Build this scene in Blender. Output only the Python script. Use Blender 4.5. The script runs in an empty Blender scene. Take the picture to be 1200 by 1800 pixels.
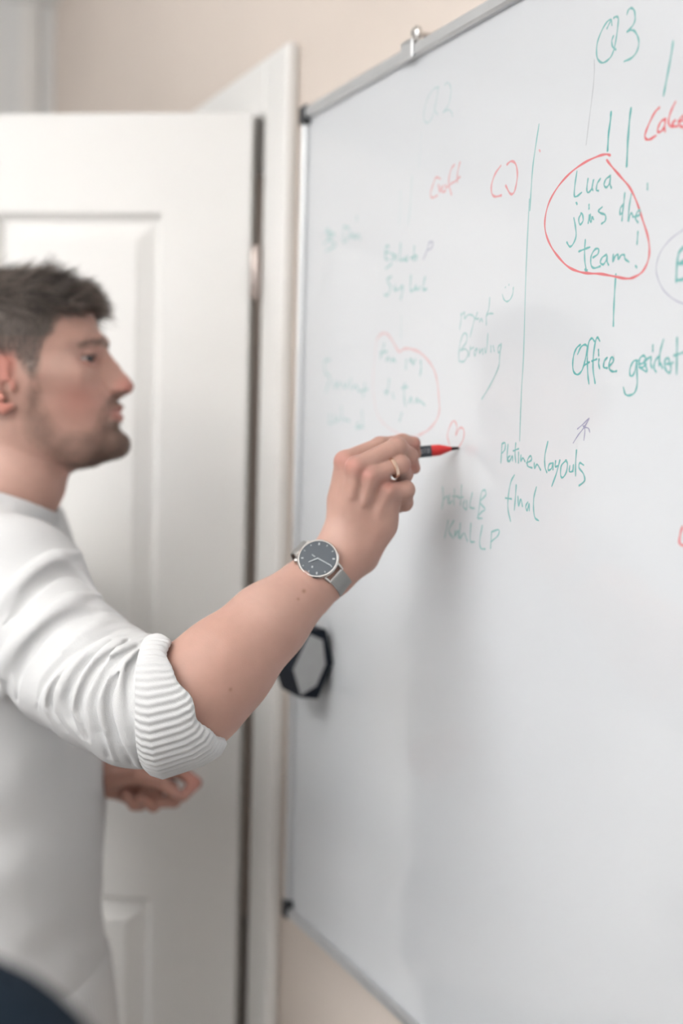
import bpy, math, random
import numpy as np
from mathutils import Matrix, Vector

random.seed(7); RNG = np.random.default_rng(7)
SC = bpy.context.scene
COL = SC.collection

# ------------------------------------------------------------------ camera
F = 2200.0                                   # focal length in pixels of a 1200 x 1800 frame
def unit(a):
    a = np.asarray(a, float); return a / np.linalg.norm(a)
# world axes seen from the camera (right, up, back): +Y runs along the whiteboard wall away from the camera
YC = unit((-1020, 150, -F))
ZC = np.array((0.0245, 1.0, 0.0)); ZC[2] = -(YC[0]*ZC[0] + YC[1]*ZC[1]) / YC[2]; ZC = unit(ZC)
XC = np.cross(YC, ZC)
M3 = np.array([XC, YC, ZC])                  # camera -> world
BOARD_X = 0.0                                # front face of the whiteboard; the room is at x < 0
WALL_X = 0.022
CAM = np.array((-0.675, 0.0, 1.51))
cam_d = bpy.data.cameras.new('camera'); cam = bpy.data.objects.new('camera', cam_d); COL.objects.link(cam)
cam.matrix_world = Matrix([list(M3[i]) + [CAM[i]] for i in range(3)] + [[0, 0, 0, 1]])
cam_d.sensor_fit = 'VERTICAL'; cam_d.sensor_height = 36.0; cam_d.sensor_width = 24.0
cam_d.lens = F / 1800 * 36.0
cam_d.clip_start = 0.02
cam_d.dof.use_dof = True; cam_d.dof.focus_distance = 1.17; cam_d.dof.aperture_fstop = 2.0
SC.camera = cam

# ------------------------------------------------------------------ world, daylight, exposure
W = bpy.data.worlds.new('sky'); SC.world = W; W.use_nodes = True
W.node_tree.nodes['Background'].inputs[0].default_value = (0.78, 0.88, 1.0, 1)
W.node_tree.nodes['Background'].inputs[1].default_value = 0.6
def area(name, loc, target, sx, sy, power, col):
    l = bpy.data.lights.new(name, 'AREA'); l.shape = 'RECTANGLE'; l.size = sx; l.size_y = sy
    l.energy = power; l.color = col
    o = bpy.data.objects.new(name, l); COL.objects.link(o); o.location = loc
    d = Vector(target) - Vector(loc); o.rotation_euler = d.to_track_quat('-Z', 'Y').to_euler()
    return o
area('added_window_light', (-3.40, 0.55, 1.62), (0.0, 0.75, 1.45), 2.5, 1.5, 17, (0.94, 0.975, 1.0))  # side light from an added, unseen window
area('fill_behind_camera', (-1.95, -2.54, 1.62), (-1.3, 2.0, 1.5), 1.7, 1.5, 4, (0.94, 0.975, 1.0))  # frontal fill added behind the camera; no source is in view
area('hallway_fill', (0.9, 2.9, 2.5), (0.9, 2.9, 0), 0.4, 0.4, 2, (1.0, 0.97, 0.94))  # unseen light added to lift the dark gap at the door hinge
LAMP = (-1.85, 0.55, 2.02)                   # pendant lamp added out of view, shining up and down
area('added_uplight', (LAMP[0], LAMP[1], LAMP[2] + .035), (LAMP[0], LAMP[1], 5), 0.25, 2.8, 88, (1.0, 0.985, 0.97))
area('added_downlight', (LAMP[0], LAMP[1], LAMP[2] - .035), (LAMP[0], LAMP[1], 0), 0.25, 2.8, 7, (1.0, 0.985, 0.97))
SC.view_settings.view_transform = 'Standard'; SC.view_settings.look = 'None'
SC.view_settings.exposure = 0.2; SC.view_settings.gamma = 1.0; SC.view_settings.use_curve_mapping = False

# ------------------------------------------------------------------ pixel / space helpers
def C(px, py, Z):                            # camera-frame point (right, up, forward) at a depth
    return np.array(((px - 600) / F * Z, -(py - 900) / F * Z, Z))
def to_world(p):
    p = np.asarray(p, float)
    q = p * np.array((1, 1, -1.0))
    return q @ M3.T + CAM
def V(px, py, Z): return to_world(C(px, py, Z))
def to_cam(p):
    q = (np.asarray(p, float) - CAM) @ M3
    return q * np.array((1, 1, -1.0))
def on_x(px, py, X):                         # pixel -> point of the plane x = X
    d = to_world(C(px, py, 1.0)) - CAM
    return CAM + d * (X - CAM[0]) / d[0]

# ------------------------------------------------------------------ object helpers
def tag(o, label=None, cat=None, group=None, kind=None):
    if label: o['label'] = label
    if cat: o['category'] = cat
    if group: o['group'] = group
    if kind: o['kind'] = kind
    return o
def mesh_obj(name, verts, faces, mat, parent=None, smooth=False, cols=None):
    me = bpy.data.meshes.new(name)
    me.from_pydata([tuple(map(float, v)) for v in verts], [], [tuple(map(int, f)) for f in faces])
    if smooth: me.polygons.foreach_set('use_smooth', [True] * len(me.polygons))
    if cols is not None:
        a = me.color_attributes.new('Col', 'FLOAT_COLOR', 'POINT')
        c = np.ones((len(verts), 4), np.float32); c[:, :3] = cols
        a.data.foreach_set('color', c.ravel())
    me.update()
    o = bpy.data.objects.new(name, me); COL.objects.link(o)
    if mat: me.materials.append(mat)
    if parent: o.parent = parent; o.matrix_parent_inverse = parent.matrix_world.inverted()
    return o
def empty(name, loc=(0, 0, 0)):
    o = bpy.data.objects.new(name, None); COL.objects.link(o)
    o.location = Vector([float(c) for c in loc]); o.empty_display_size = 0.05
    o.matrix_world = Matrix.Translation(o.location)
    return o
class MB:
    """collects simple shapes into one mesh"""
    def __init__(s): s.v = []; s.f = []
    def add(s, v, f):
        n = len(s.v); s.v += [tuple(map(float, p)) for p in v]; s.f += [tuple(int(i) + n for i in q) for q in f]; return s
    def box(s, lo, hi, M=None, bev=0.0):
        lo, hi = np.minimum(lo, hi), np.maximum(lo, hi)
        x0, y0, z0 = lo; x1, y1, z1 = hi
        b = min(bev, .45 * min(x1-x0, y1-y0, z1-z0))
        if b <= 0:
            v = [(x0,y0,z0),(x1,y0,z0),(x1,y1,z0),(x0,y1,z0),(x0,y0,z1),(x1,y0,z1),(x1,y1,z1),(x0,y1,z1)]
            f = [(0,3,2,1),(4,5,6,7),(0,1,5,4),(1,2,6,5),(2,3,7,6),(3,0,4,7)]
        else:
            def ring(x0,x1,y0,y1,z): 
                return [(x0+b,y0,z),(x1-b,y0,z),(x1,y0+b,z),(x1,y1-b,z),(x1-b,y1,z),(x0+b,y1,z),(x0,y1-b,z),(x0,y0+b,z)]
            def inner(z):
                return [(x0+b,y0+b,z),(x1-b,y0+b,z),(x1-b,y0+b,z),(x1-b,y1-b,z),(x1-b,y1-b,z),(x0+b,y1-b,z),(x0+b,y1-b,z),(x0+b,y0+b,z)]
            v = inner(z0) + ring(x0,x1,y0,y1,z0+b) + ring(x0,x1,y0,y1,z1-b) + inner(z1)
            f = []
            for r in range(3):
                for i in range(8):
                    j = (i+1) % 8
                    f.append((r*8+i, r*8+j, r*8+8+j, r*8+8+i))
            f.append((0,7,5,3,1)[:0] or (6,4,2,0)); f.append((24,26,28,30))
        if M is not None: v = [tuple(M @ Vector(p)) for p in v]
        return s.add(v, f)
    def lathe(s, prof, a, d, seg=24):         # prof: (distance along d, radius)
        d = unit(d); t = unit(np.cross(d, (0.3, 0.2, 1.0))); b = np.cross(d, t); a = np.asarray(a, float)
        v = []; f = []
        for (h, r) in prof:
            for k in range(seg):
                th = 2*math.pi*k/seg; v.append(a + d*h + (t*math.cos(th) + b*math.sin(th))*r)
        n = len(prof)
        for i in range(n-1):
            for k in range(seg):
                q = (k+1) % seg; f.append((i*seg+k, i*seg+q, (i+1)*seg+q, (i+1)*seg+k))
        f.append(tuple(range(seg))[::-1]); f.append(tuple((n-1)*seg+k for k in range(seg)))
        return s.add(v, f)
    def prism(s, poly, ext):                 # poly: planar loop of 3D points
        poly = [np.asarray(p, float) for p in poly]; n = len(poly); e = np.asarray(ext, float)
        v = poly + [p + e for p in poly]
        f = [tuple(range(n))[::-1], tuple(range(n, 2*n))] + [(i, (i+1) % n, n+(i+1) % n, n+i) for i in range(n)]
        return s.add(v, f)
    def build(s, name, mat, parent=None, smooth=False):
        o = mesh_obj(name, s.v, s.f, mat, parent, smooth)
        me = o.data
        import bmesh
        bm = bmesh.new(); bm.from_mesh(me)
        bmesh.ops.remove_doubles(bm, verts=bm.verts, dist=1e-6)
        bmesh.ops.recalc_face_normals(bm, faces=bm.faces); bm.to_mesh(me); bm.free()
        if smooth:
            try: me.set_sharp_from_angle(angle=math.radians(38))
            except Exception: pass
        return o

# ------------------------------------------------------------------ materials
def mat(name, col, rough=0.5, metal=0.0, noise=0.0, nscale=20, bump=0.0, bscale=200, spec=None, coat=0.0, emit=None, attr=False, sss=0.0):
    m = bpy.data.materials.new(name); m.use_nodes = True
    nt = m.node_tree; b = nt.nodes['Principled BSDF']
    b.inputs['Base Color'].default_value = (*col, 1); b.inputs['Roughness'].default_value = rough
    b.inputs['Metallic'].default_value = metal
    if spec is not None: b.inputs['Specular IOR Level'].default_value = spec
    if coat: b.inputs['Coat Weight'].default_value = coat; b.inputs['Coat Roughness'].default_value = 0.08
    if emit: b.inputs['Emission Color'].default_value = (*emit[0], 1); b.inputs['Emission Strength'].default_value = emit[1]
    if sss:
        b.inputs['Subsurface Weight'].default_value = sss; b.inputs['Subsurface Radius'].default_value = (1.0, 0.35, 0.2)
        b.inputs['Subsurface Scale'].default_value = 0.004
    src = None
    if attr:
        a = nt.nodes.new('ShaderNodeVertexColor'); a.layer_name = 'Col'; src = a.outputs['Color']
        nt.links.new(src, b.inputs['Base Color'])
    if noise:
        tc = nt.nodes.new('ShaderNodeTexCoord'); n = nt.nodes.new('ShaderNodeTexNoise'); n.inputs['Scale'].default_value = nscale
        n.inputs['Detail'].default_value = 4; nt.links.new(tc.outputs['Object'], n.inputs['Vector'])
        mr = nt.nodes.new('ShaderNodeMapRange'); mr.inputs['To Min'].default_value = 1 - noise; mr.inputs['To Max'].default_value = 1 + noise
        nt.links.new(n.outputs['Fac'], mr.inputs['Value'])
        mx = nt.nodes.new('ShaderNodeMix'); mx.data_type = 'RGBA'; mx.blend_type = 'MULTIPLY'; mx.inputs[0].default_value = 1
        if src: nt.links.new(src, mx.inputs[6])
        else: mx.inputs[6].default_value = (*col, 1)
        nt.links.new(mr.outputs[0], mx.inputs[7]); nt.links.new(mx.outputs[2], b.inputs['Base Color'])
    if bump:
        tc = nt.nodes.new('ShaderNodeTexCoord'); n = nt.nodes.new('ShaderNodeTexNoise'); n.inputs['Scale'].default_value = bscale
        nt.links.new(tc.outputs['Object'], n.inputs['Vector'])
        bp = nt.nodes.new('ShaderNodeBump'); bp.inputs['Strength'].default_value = bump; bp.inputs['Distance'].default_value = 0.001
        nt.links.new(n.outputs['Fac'], bp.inputs['Height']); nt.links.new(bp.outputs[0], b.inputs['Normal'])
    return m
M_WALL = mat('beige_plaster', (0.72, 0.635, 0.57), 0.9, noise=0.05, nscale=3, bump=0.35, bscale=260)
M_BACK = mat('pale_grey_paint', (0.78, 0.785, 0.78), 0.85, noise=0.03, nscale=3, bump=0.2, bscale=260)
M_CEIL = mat('white_ceiling_paint', (0.82, 0.82, 0.81), 0.9, noise=0.02, nscale=3, bump=0.2)
M_FLOOR = mat('grey_floor', (0.27, 0.26, 0.255), 0.5, noise=0.2, nscale=8)
M_DOOR = mat('white_door_lacquer', (0.82, 0.81, 0.79), 0.42, noise=0.02, nscale=4)
M_TRIM = mat('white_casing_lacquer', (0.84, 0.83, 0.81), 0.4, noise=0.02, nscale=4)
M_BOARD = mat('whiteboard_enamel', (0.63, 0.65, 0.675), 0.09, noise=0.012, nscale=2, spec=0.85)
M_ALU = mat('brushed_aluminium', (0.62, 0.63, 0.64), 0.42, metal=0.75, noise=0.05, nscale=40)
M_BLACK = mat('black_plastic', (0.02, 0.022, 0.027), 0.45, noise=0.1)
M_STEEL = mat('polished_steel', (0.62, 0.6, 0.58), 0.22, metal=1.0, noise=0.04)
M_HINGE = mat('nickel_hinge', (0.52, 0.45, 0.42), 0.35, metal=0.9, noise=0.04)

# ------------------------------------------------------------------ room shell
RY0, RY1, RXL, HC = -2.6, None, -3.45, 2.62
corner = on_x(95, 120, WALL_X)
RY1 = corner[1]
def part(name, mb, m, parent, smooth=False): return mb.build(name, m, parent, smooth)
def shell(name, lo, hi, m):
    return tag(MB().box(lo, hi).build(name, m), kind='structure')
# doorway in the board wall (y range), from the casing pixels
hinge_p = on_x(462, 400, WALL_X - 0.018)
case_in = hinge_p[1]                                             # inner edge of the near casing
case_out = on_x(500, 400, WALL_X - 0.018)[1]
DW, DH = 0.88, 1.985
lin_t = 0.02
dy0 = case_in - 0.012; dy1 = dy0 + DW + 0.03
EMP = empty('wall_right', (0, 0, 0)); tag(EMP, kind='structure')
part('wall_panel', MB().box((WALL_X, RY0, 0), (WALL_X + 0.14, dy0, HC)), M_WALL, EMP)
part('wall_panel', MB().box((WALL_X, dy1, 0), (WALL_X + 0.14, RY1 + 0.4, HC)), M_WALL, EMP)
part('wall_panel', MB().box((WALL_X, dy0, DH + 0.03), (WALL_X + 0.14, dy1, HC)), M_WALL, EMP)
shell('wall_back', (RXL - 0.1, RY1, 0), (WALL_X, RY1 + 0.12, HC), M_BACK)
WF = empty('wall_front', (0, 0, 0)); tag(WF, kind='structure')
vx0, vx1 = -2.85, -1.05
for lo, hi in (((RXL-.1, RY0-.12, 0), (vx0, RY0, HC)), ((vx1, RY0-.12, 0), (WALL_X+.14, RY0, HC)), ((vx0, RY0-.12, 0), (vx1, RY0, .85)), ((vx0, RY0-.12, 2.4), (vx1, RY0, HC))):
    part('wall_panel', MB().box(lo, hi), M_WALL, WF)
W2N = empty('added_window_2', ((vx0+vx1)/2, RY0, .85)); tag(W2N, kind='structure')  # added window, out of view, gives the frontal fill an opening
fr = MB()
for lo, hi in (((vx0, RY0-.1, .85), (vx0+.06, RY0-.04, 2.4)), ((vx1-.06, RY0-.1, .85), (vx1, RY0-.04, 2.4)), ((vx0, RY0-.1, .85), (vx1, RY0-.04, .91)), ((vx0, RY0-.1, 2.34), (vx1, RY0-.04, 2.4))): fr.box(lo, hi)
part('window_frame', fr, M_TRIM, W2N)
shell('floor', (RXL - 0.1, RY0 - 0.12, -0.1), (1.8, RY1 + 0.45, 0), M_FLOOR)
shell('ceiling', (RXL - 0.1, RY0 - 0.12, HC), (1.8, RY1 + 0.45, HC + 0.1), M_CEIL)
# left wall with an opening for the added window
wy0, wy1, wz0, wz1 = -0.75, 1.85, 0.85, 2.4
WL = empty('wall_left', (0, 0, 0)); tag(WL, kind='structure')
for lo, hi in (((RXL-0.14, RY0, 0), (RXL, wy0, HC)), ((RXL-0.14, wy1, 0), (RXL, RY1, HC)),
               ((RXL-0.14, wy0, 0), (RXL, wy1, wz0)), ((RXL-0.14, wy0, wz1), (RXL, wy1, HC))):
    part('wall_panel', MB().box(lo, hi), M_WALL, WL)
WN = empty('added_window_1', (RXL, (wy0+wy1)/2, wz0)); tag(WN, kind='structure')  # added window, out of view, for the light from the left
fr = MB()
for lo, hi in (((RXL-.1, wy0, wz0), (RXL-.04, wy0+.06, wz1)), ((RXL-.1, wy1-.06, wz0), (RXL-.04, wy1, wz1)),
               ((RXL-.1, wy0, wz0), (RXL-.04, wy1, wz0+.06)), ((RXL-.1, wy0, wz1-.06), (RXL-.04, wy1, wz1)),
               ((RXL-.1, (wy0+wy1)/2-.04, wz0), (RXL-.04, (wy0+wy1)/2+.04, wz1))): fr.box(lo, hi)
part('window_frame', fr, M_TRIM, WN)
part('window_sill', MB().box((RXL-.03, wy0-.05, wz0-.03), (RXL+.12, wy1+.05, wz0), bev=.005), M_TRIM, WN)
# hallway behind the doorway
HALL = empty('wall_hallway', (0, 0, 0)); tag(HALL, kind='structure')
part('wall_panel', MB().box((1.5, dy0-.6, 0), (1.6, RY1+.4, HC)), M_WALL, HALL)
part('wall_panel', MB().box((WALL_X+.14, dy0-.6, 0), (1.6, dy0-.5, HC)), M_WALL, HALL)
part('wall_panel', MB().box((WALL_X+.14, RY1+.3, 0), (1.6, RY1+.4, HC)), M_WALL, HALL)
# pale trim where the two walls meet
shell('trim_1', (WALL_X - 0.09, RY1 - 0.012, 0), (WALL_X - 0.045, RY1, HC), M_TRIM)
# baseboards
tag(MB().box((WALL_X-.014, RY0, 0), (WALL_X, case_out-.002, .08), bev=.004).build('baseboard_right', M_TRIM), kind='structure')

# door casing (near jamb, head, far jamb, lining)
CS = empty('trim_2', (WALL_X, dy0, 0)); tag(CS, kind='structure')
cw = case_in - case_out; ct = 0.02
def casing_bar(y0, y1, z0, z1, nm):
    part(nm, MB().box((WALL_X-ct, y0, z0), (WALL_X, y1, z1), bev=.005), M_TRIM, CS)
htop = on_x(503, 72, WALL_X - ct)[2]
casing_bar(case_out, case_in, 0, htop, 'casing_jamb')
casing_bar(dy1 - .012, dy1 - .012 + cw, 0, htop, 'casing_jamb')
casing_bar(case_in, dy1 - .012, htop - cw, htop, 'casing_head')
lin = MB().box((WALL_X-.004, dy0, 0), (WALL_X+.14, dy0+lin_t, DH+.03)).box((WALL_X-.004, dy1-lin_t, 0), (WALL_X+.14, dy1, DH+.03)).box((WALL_X-.004, dy0, DH+.01), (WALL_X+.14, dy1, DH+.03))
part('door_lining', lin, M_TRIM, CS)

# ------------------------------------------------------------------ door, open into the room
DANG = math.radians(58)
piv = np.array((WALL_X - ct - 0.006, case_in - 0.004, 0.0))
door = empty('door_1', piv); tag(door, kind='structure')
dd = np.array((-math.sin(DANG), math.cos(DANG), 0)); dn = np.array((-math.cos(DANG), -math.sin(DANG), 0))   # along, room-face normal
def D(u, z, n): return piv + dd*u + dn*n + np.array((0, 0, z))
def dbox(mb, u0, u1, z0, z1, n0, n1):
    v = [D(u, z, n) for z in (z0, z1) for (u, n) in ((u0, n0), (u1, n0), (u1, n1), (u0, n1))]
    return mb.add(v, [(0,3,2,1),(4,5,6,7),(0,1,5,4),(1,2,6,5),(2,3,7,6),(3,0,4,7)])
u_off = 0.013; th = 0.04; z_lo = 0.008
dtop = None
# find the door top height and panel lines from the pixels on the door's front plane
def on_door(px, py):
    d = to_world(C(px, py, 1.0)) - CAM
    t = np.dot(piv - CAM, dn) / np.dot(d, dn)
    p = CAM + d*t
    return np.dot(p - piv, dd), p[2]
zt = on_door(443, 197)[1]
pu1, pz1 = on_door(286, 374); pu2 = pu1 + 0.262
_, pzm0 = on_door(264, 1579); _, pzm1 = on_door(250, 1345)
DWID = 2*(pu1 - u_off) + 2*0.262 + 0.105 + u_off
cols = [(pu1, pu2), (pu2 + 0.105, pu2 + 0.105 + 0.262)]
rows = [(pzm1, pz1), (0.24, pzm0)]
us = [u_off, cols[0][0], cols[0][1], cols[1][0], cols[1][1], DWID]
for (a, b, nm) in ((us[0], us[1], 'stile'), (us[2], us[3], 'muntin'), (us[4], us[5], 'stile')):
    z0, z1 = (z_lo, zt)
    part('door_' + nm, dbox(MB(), a, b, z0, z1, -th, 0), M_DOOR, door)
for (a, b) in cols:
    for z0, z1 in ((z_lo, rows[1][0]), (rows[1][1], rows[0][0]), (rows[0][1], zt)):
        part('door_rail', dbox(MB(), a, b, z0, z1, -th, 0), M_DOOR, door)
    for (z0, z1) in rows:
        lv = [(0, 0), (0.003, -0.004), (0.010, -0.0125), (0.014, -0.0125), (0.038, -0.003), (0.040, -0.0015)]
        v = []; f = []
        for (ins, n) in lv:
            v += [D(a+ins, z0+ins, n), D(b-ins, z0+ins, n), D(b-ins, z1-ins, n), D(a+ins, z1-ins, n)]
        for i in range(len(lv)-1):
            for k in range(4):
                q = (k+1) % 4; f.append((i*4+k, i*4+q, i*4+4+q, i*4+4+k))
        n = (len(lv)-1)*4; f.append((n, n+1, n+2, n+3))
        nb = len(v); v += [D(a, z0, -th+.006), D(b, z0, -th+.006), D(b, z1, -th+.006), D(a, z1, -th+.006)]
        for k in range(4):
            q = (k+1) % 4; f.append((k, q, nb+q, nb+k))
        f.append((nb+3, nb+2, nb+1, nb))
        part('door_panel', MB().add(v, f), M_DOOR, door)
# handle on the far stile
hu = us[5] - 0.06
part('door_handle', MB().lathe([(0, .026), (.008, .026), (.009, .010), (.045, .010)], D(hu, 1.02, 0), dn).lathe([(0, .009), (.12, .008), (.122, .004)], D(hu+.01, 1.02, .045), -dd), M_STEEL, door, True)
# hinges (barrel plus leaves), two seen in the gap
hz0 = on_door(452, 528)[1]; hz1 = on_door(454, 432)[1]
for z0, z1 in ((hz0, hz1), (0.25, 0.25 + hz1 - hz0)):
    hb = MB()
    hb.lathe([(0, .0045), (.004, .0075), (z1-z0-.004, .0075), (z1-z0, .0045)], (piv[0]-.004, piv[1], z0), (0, 0, 1), 16)
    dbox(hb, 0.0, 0.016, z0+.01, z1-.01, -.012, -.008)
    part('hinge', hb, M_HINGE, door, True)

# ------------------------------------------------------------------ whiteboard
tl = on_x(541, 190, BOARD_X); bl = on_x(503, 1603, BOARD_X)
by1 = (tl[1] + bl[1]) / 2; bz1 = tl[2]; bz0 = bl[2]; by0 = by1 - 1.62
fw_ = 0.012
WB = empty('whiteboard', (BOARD_X, (by0+by1)/2, bz0))
tag(WB, 'large magnetic whiteboard with aluminium frame and black corner caps covered in marker notes', 'whiteboard')
part('writing_surface', MB().box((BOARD_X, by0+.004, bz0+.004), (BOARD_X+.012, by1-.004, bz1-.004)), M_BOARD, WB)
part('backing', MB().box((BOARD_X+.012, by0+.006, bz0+.006), (WALL_X, by1-.006, bz1-.006)), M_ALU, WB)
def bar(lo, hi): part('frame_bar', MB().box(lo, hi, bev=.003), M_ALU, WB)
bar((BOARD_X-.008, by1-fw_, bz0), (WALL_X-.002, by1, bz1)); bar((BOARD_X-.008, by0, bz0), (WALL_X-.002, by0+fw_, bz1))
bar((BOARD_X-.008, by0+fw_, bz1-.016), (WALL_X-.002, by1-fw_, bz1)); bar((BOARD_X-.008, by0+fw_, bz0), (WALL_X-.002, by1-fw_, bz0+.014))
for yy in (by1, by0):
    for zz in (bz1, bz0):
        sy = -1 if yy == by1 else 1; sz = -1 if zz == bz1 else 1
        part('corner_cap', MB().box((BOARD_X-.0105, yy - sy*.0025, zz - sz*.0025), (WALL_X-.004, yy + sy*.017, zz + sz*.024), bev=.003), M_BLACK, WB)
# hanging clip with its screw on the top rail
hk = on_x(722, 62, BOARD_X - .004)
part('hanging_clip', MB().box((BOARD_X-.011, hk[1]-.016, bz1-.018), (BOARD_X-.007, hk[1]+.012, bz1+.004), bev=.0015).box((BOARD_X-.011, hk[1]-.016, bz1+.0005), (WALL_X, hk[1]+.012, bz1+.0045), bev=.001), M_ALU, WB)
part('clip_screw', MB().lathe([(0, .003), (.016, .003), (.017, .0085), (.021, .0085), (.024, .005)], (WALL_X-.001, hk[1]-.003, bz1+.014), (-1, 0, 0), 20), M_STEEL, WB, True)

# unseen pendant lamp, added over the middle of the room to brighten the ceiling
PL = empty('added_pendant_lamp', LAMP); tag(PL, 'long white pendant lamp added out of view, hanging on thin wires below the ceiling', 'lamp')
M_DIFF = mat('lit_diffuser', (0.9, 0.9, 0.88), 0.6, emit=((1.0, 0.96, 0.9), 3.0))
part('housing', MB().box((LAMP[0]-.14, LAMP[1]-1.42, LAMP[2]-.018), (LAMP[0]+.14, LAMP[1]+1.42, LAMP[2]+.018), bev=.006), M_TRIM, PL)
part('diffuser', MB().box((LAMP[0]-.13, LAMP[1]-1.41, LAMP[2]-.026), (LAMP[0]+.13, LAMP[1]+1.41, LAMP[2]-.018)), M_DIFF, PL)
for s_ in (-1.2, 1.2):
    part('suspension_wire', MB().lathe([(0, .0015), (HC - LAMP[2] - .018, .0015)], (LAMP[0], LAMP[1]+s_, LAMP[2]+.018), (0, 0, 1), 8), M_STEEL, PL)
# ------------------------------------------------------------------ handwriting on the board
INK = {}
def ink_mat(c, a):
    a = round(a*(1.38 - .50*a), 3)
    k = (c, a)
    if k not in INK:
        base = {'g': (0.012, 0.34, 0.325), 'r': (0.66, 0.05, 0.06), 'p': (0.14, 0.12, 0.30), 'k': (0.25, 0.27, 0.30)}[c]
        paper = (0.63, 0.65, 0.675)
        INK[k] = mat('marker_ink_%s_%d' % (c, int(a*100)), tuple(p*(1-a) + b*a for b, p in zip(base, paper)), 0.22, noise=0.10, nscale=60)
    return INK[k]
def smooth_line(P, n=5):
    P = np.asarray(P, float)
    if len(P) < 3: return np.array([P[0] + (P[-1]-P[0])*t for t in np.linspace(0, 1, 6)])
    Q = np.vstack([2*P[0]-P[1], P, 2*P[-1]-P[-2]]); out = []
    for i in range(1, len(Q)-2):
        for t in np.linspace(0, 1, n, endpoint=False):
            a, b, c, d = Q[i-1], Q[i], Q[i+1], Q[i+2]
            out.append(.5*((2*b) + (c-a)*t + (2*a-5*b+4*c-d)*t*t + (3*b-a-3*c+d)*t**3))
    out.append(P[-1]); return np.array(out)
def write(strokes, ox, oy, sc, colr, alpha, wid=0.0021, label=None, name='handwriting'):
    """strokes traced as loops of points, laid on the board's surface"""
    mb = MB(); X = BOARD_X - 0.00003 - 0.00003*random.random(); cnt = 0
    for s in strokes:
        pts = np.array([on_x(ox + x/sc, oy + y/sc, X) for (x, y) in s])
        p = smooth_line(pts) if len(pts) > 1 else np.array([pts[0] + (0, .0008, .0005), pts[0], pts[0] - (0, .0008, .0012)])
        t = np.gradient(p, axis=0); t /= np.linalg.norm(t, axis=1)[:, None] + 1e-12
        nrm = np.stack([np.zeros(len(p)), -t[:, 2], t[:, 1]], 1)
        p = np.vstack([p[0] - t[0]*wid*.4, p, p[-1] + t[-1]*wid*.4]); nrm = np.vstack([nrm[0]*.5, nrm, nrm[-1]*.5])
        wv = wid/2*(0.9 + 0.2*np.sin(np.arange(len(p))*0.9 + len(p)))[:, None]
        n = len(p); p = p - np.stack([(cnt + np.arange(n))*5e-7, 0*wv[:, 0], 0*wv[:, 0]], 1); cnt += n + 8   # later ink lies over earlier ink
        L = p + nrm*wv; R = p - nrm*wv
        Pq = np.vstack([L, R]); fs = []
        for i in range(n-1):                 # every face looks into the room
            q = (i, i+1, n+i+1, n+i); cr = np.cross(Pq[q[2]]-Pq[q[0]], Pq[q[3]]-Pq[q[1]])
            fs.append(q if cr[0] < 0 else q[::-1])
        mb.add(list(Pq), fs)
    o = mesh_obj(name, mb.v, mb.f, ink_mat(colr, alpha), WB)
    if label: o['label'] = label
    return o
A6 = (1000, 0, 6.0)
write([[(450,265),(440,210),(400,230),(345,320),(300,440),(288,540),(300,620),(345,662),(400,640),(445,590),(475,510),(500,380),(515,260),(518,190),(495,175),(470,190)], [(468,378),(450,430),(458,490),(492,525)], [(430,235),(400,300)]], *A6, 'g', .62, label='green letter Q of the quarter heading')
write([[(610,150),(625,105),(655,85),(685,110),(695,170),(690,230),(655,290),(605,338),(640,320),(685,325),(720,380),(735,450),(715,540),(660,610),(580,648)]], *A6, 'g', .66, label='green figure three')
write([[(1095,435),(1085,520),(1050,720),(1015,900),(995,1008)]], *A6, 'g', .78, .0024)
write([[(442,1180),(436,1260),(415,1420),(405,1590)]], *A6, 'g', .9, .0026)
write([[(652,1140),(635,1280),(618,1500),(606,1755)]], *A6, 'g', .85, .0026)
write([[(264,628),(265,760),(250,950),(215,1230),(178,1530)]], *A6, 'k', .42, .0013)
write([[(950,1135),(900,1190),(840,1310),(800,1420),(810,1465),(850,1470),(915,1430)], [(1020,1255),(975,1275),(940,1340),(935,1390),(970,1385),(1005,1330),(1015,1270),(1005,1340),(1012,1388)],
       [(1120,1075),(1075,1170),(1048,1270),(1060,1325),(1100,1335),(1145,1330)], [(1120,1270),(1085,1300),(1110,1335)], [(1150,1280),(1200,1270),(1225,1240),(1200,1225),(1165,1265),(1165,1320),(1200,1340),(1260,1320)]], *A6, 'r', .85, .0024, label='red handwritten word at the board edge')
B4 = (940, 260, 4.615)
write([[(340,190),(325,290),(318,385),(340,392),(378,362)], [(430,250),(420,330),(430,362),(460,330),(475,255),(462,320),(470,345)], [(530,250),(505,290),(498,340),(515,348)], [(612,225),(575,255),(560,300),(580,320),(605,285),(612,235),(608,290),(620,325)]], *B4, 'g', .72, label='green handwritten note inside the red loop')
write([[(337,447)], [(315,568),(328,640),(332,720),(305,785),(280,800),(258,765)], [(378,530),(355,575),(365,622),(390,590),(385,540),(372,530)], [(438,460),(438,495)], [(440,545),(432,610)], [(450,540),(445,585),(455,600),(462,560),(475,580)], [(545,480),(515,510),(535,530),(570,545),(570,590),(540,615)]], *B4, 'g', .72)
write([[(728,365),(722,430),(712,510),(705,590)], [(720,455),(692,490),(690,540),(708,525)], [(782,370),(765,470),(755,595),(770,545),(785,530),(795,560)], [(800,560),(845,545),(850,505),(830,520),(815,570),(835,605)]], *B4, 'g', .68)
write([[(408,745),(402,830),(404,920),(418,1005)], [(355,840),(400,822),(445,805)], [(405,985),(418,1008),(424,990)], [(470,890),(510,860),(515,820),(485,825),(455,880),(455,950),(480,975),(530,960)], [(580,865),(545,890),(530,930),(555,945),(580,905),(585,870),(585,920),(597,950)], [(635,865),(632,925),(650,880),(672,865),(675,905),(700,870),(725,870),(730,900),(762,925)], [(835,680),(828,780)], [(820,960)]], *B4, 'g', .72)
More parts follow.
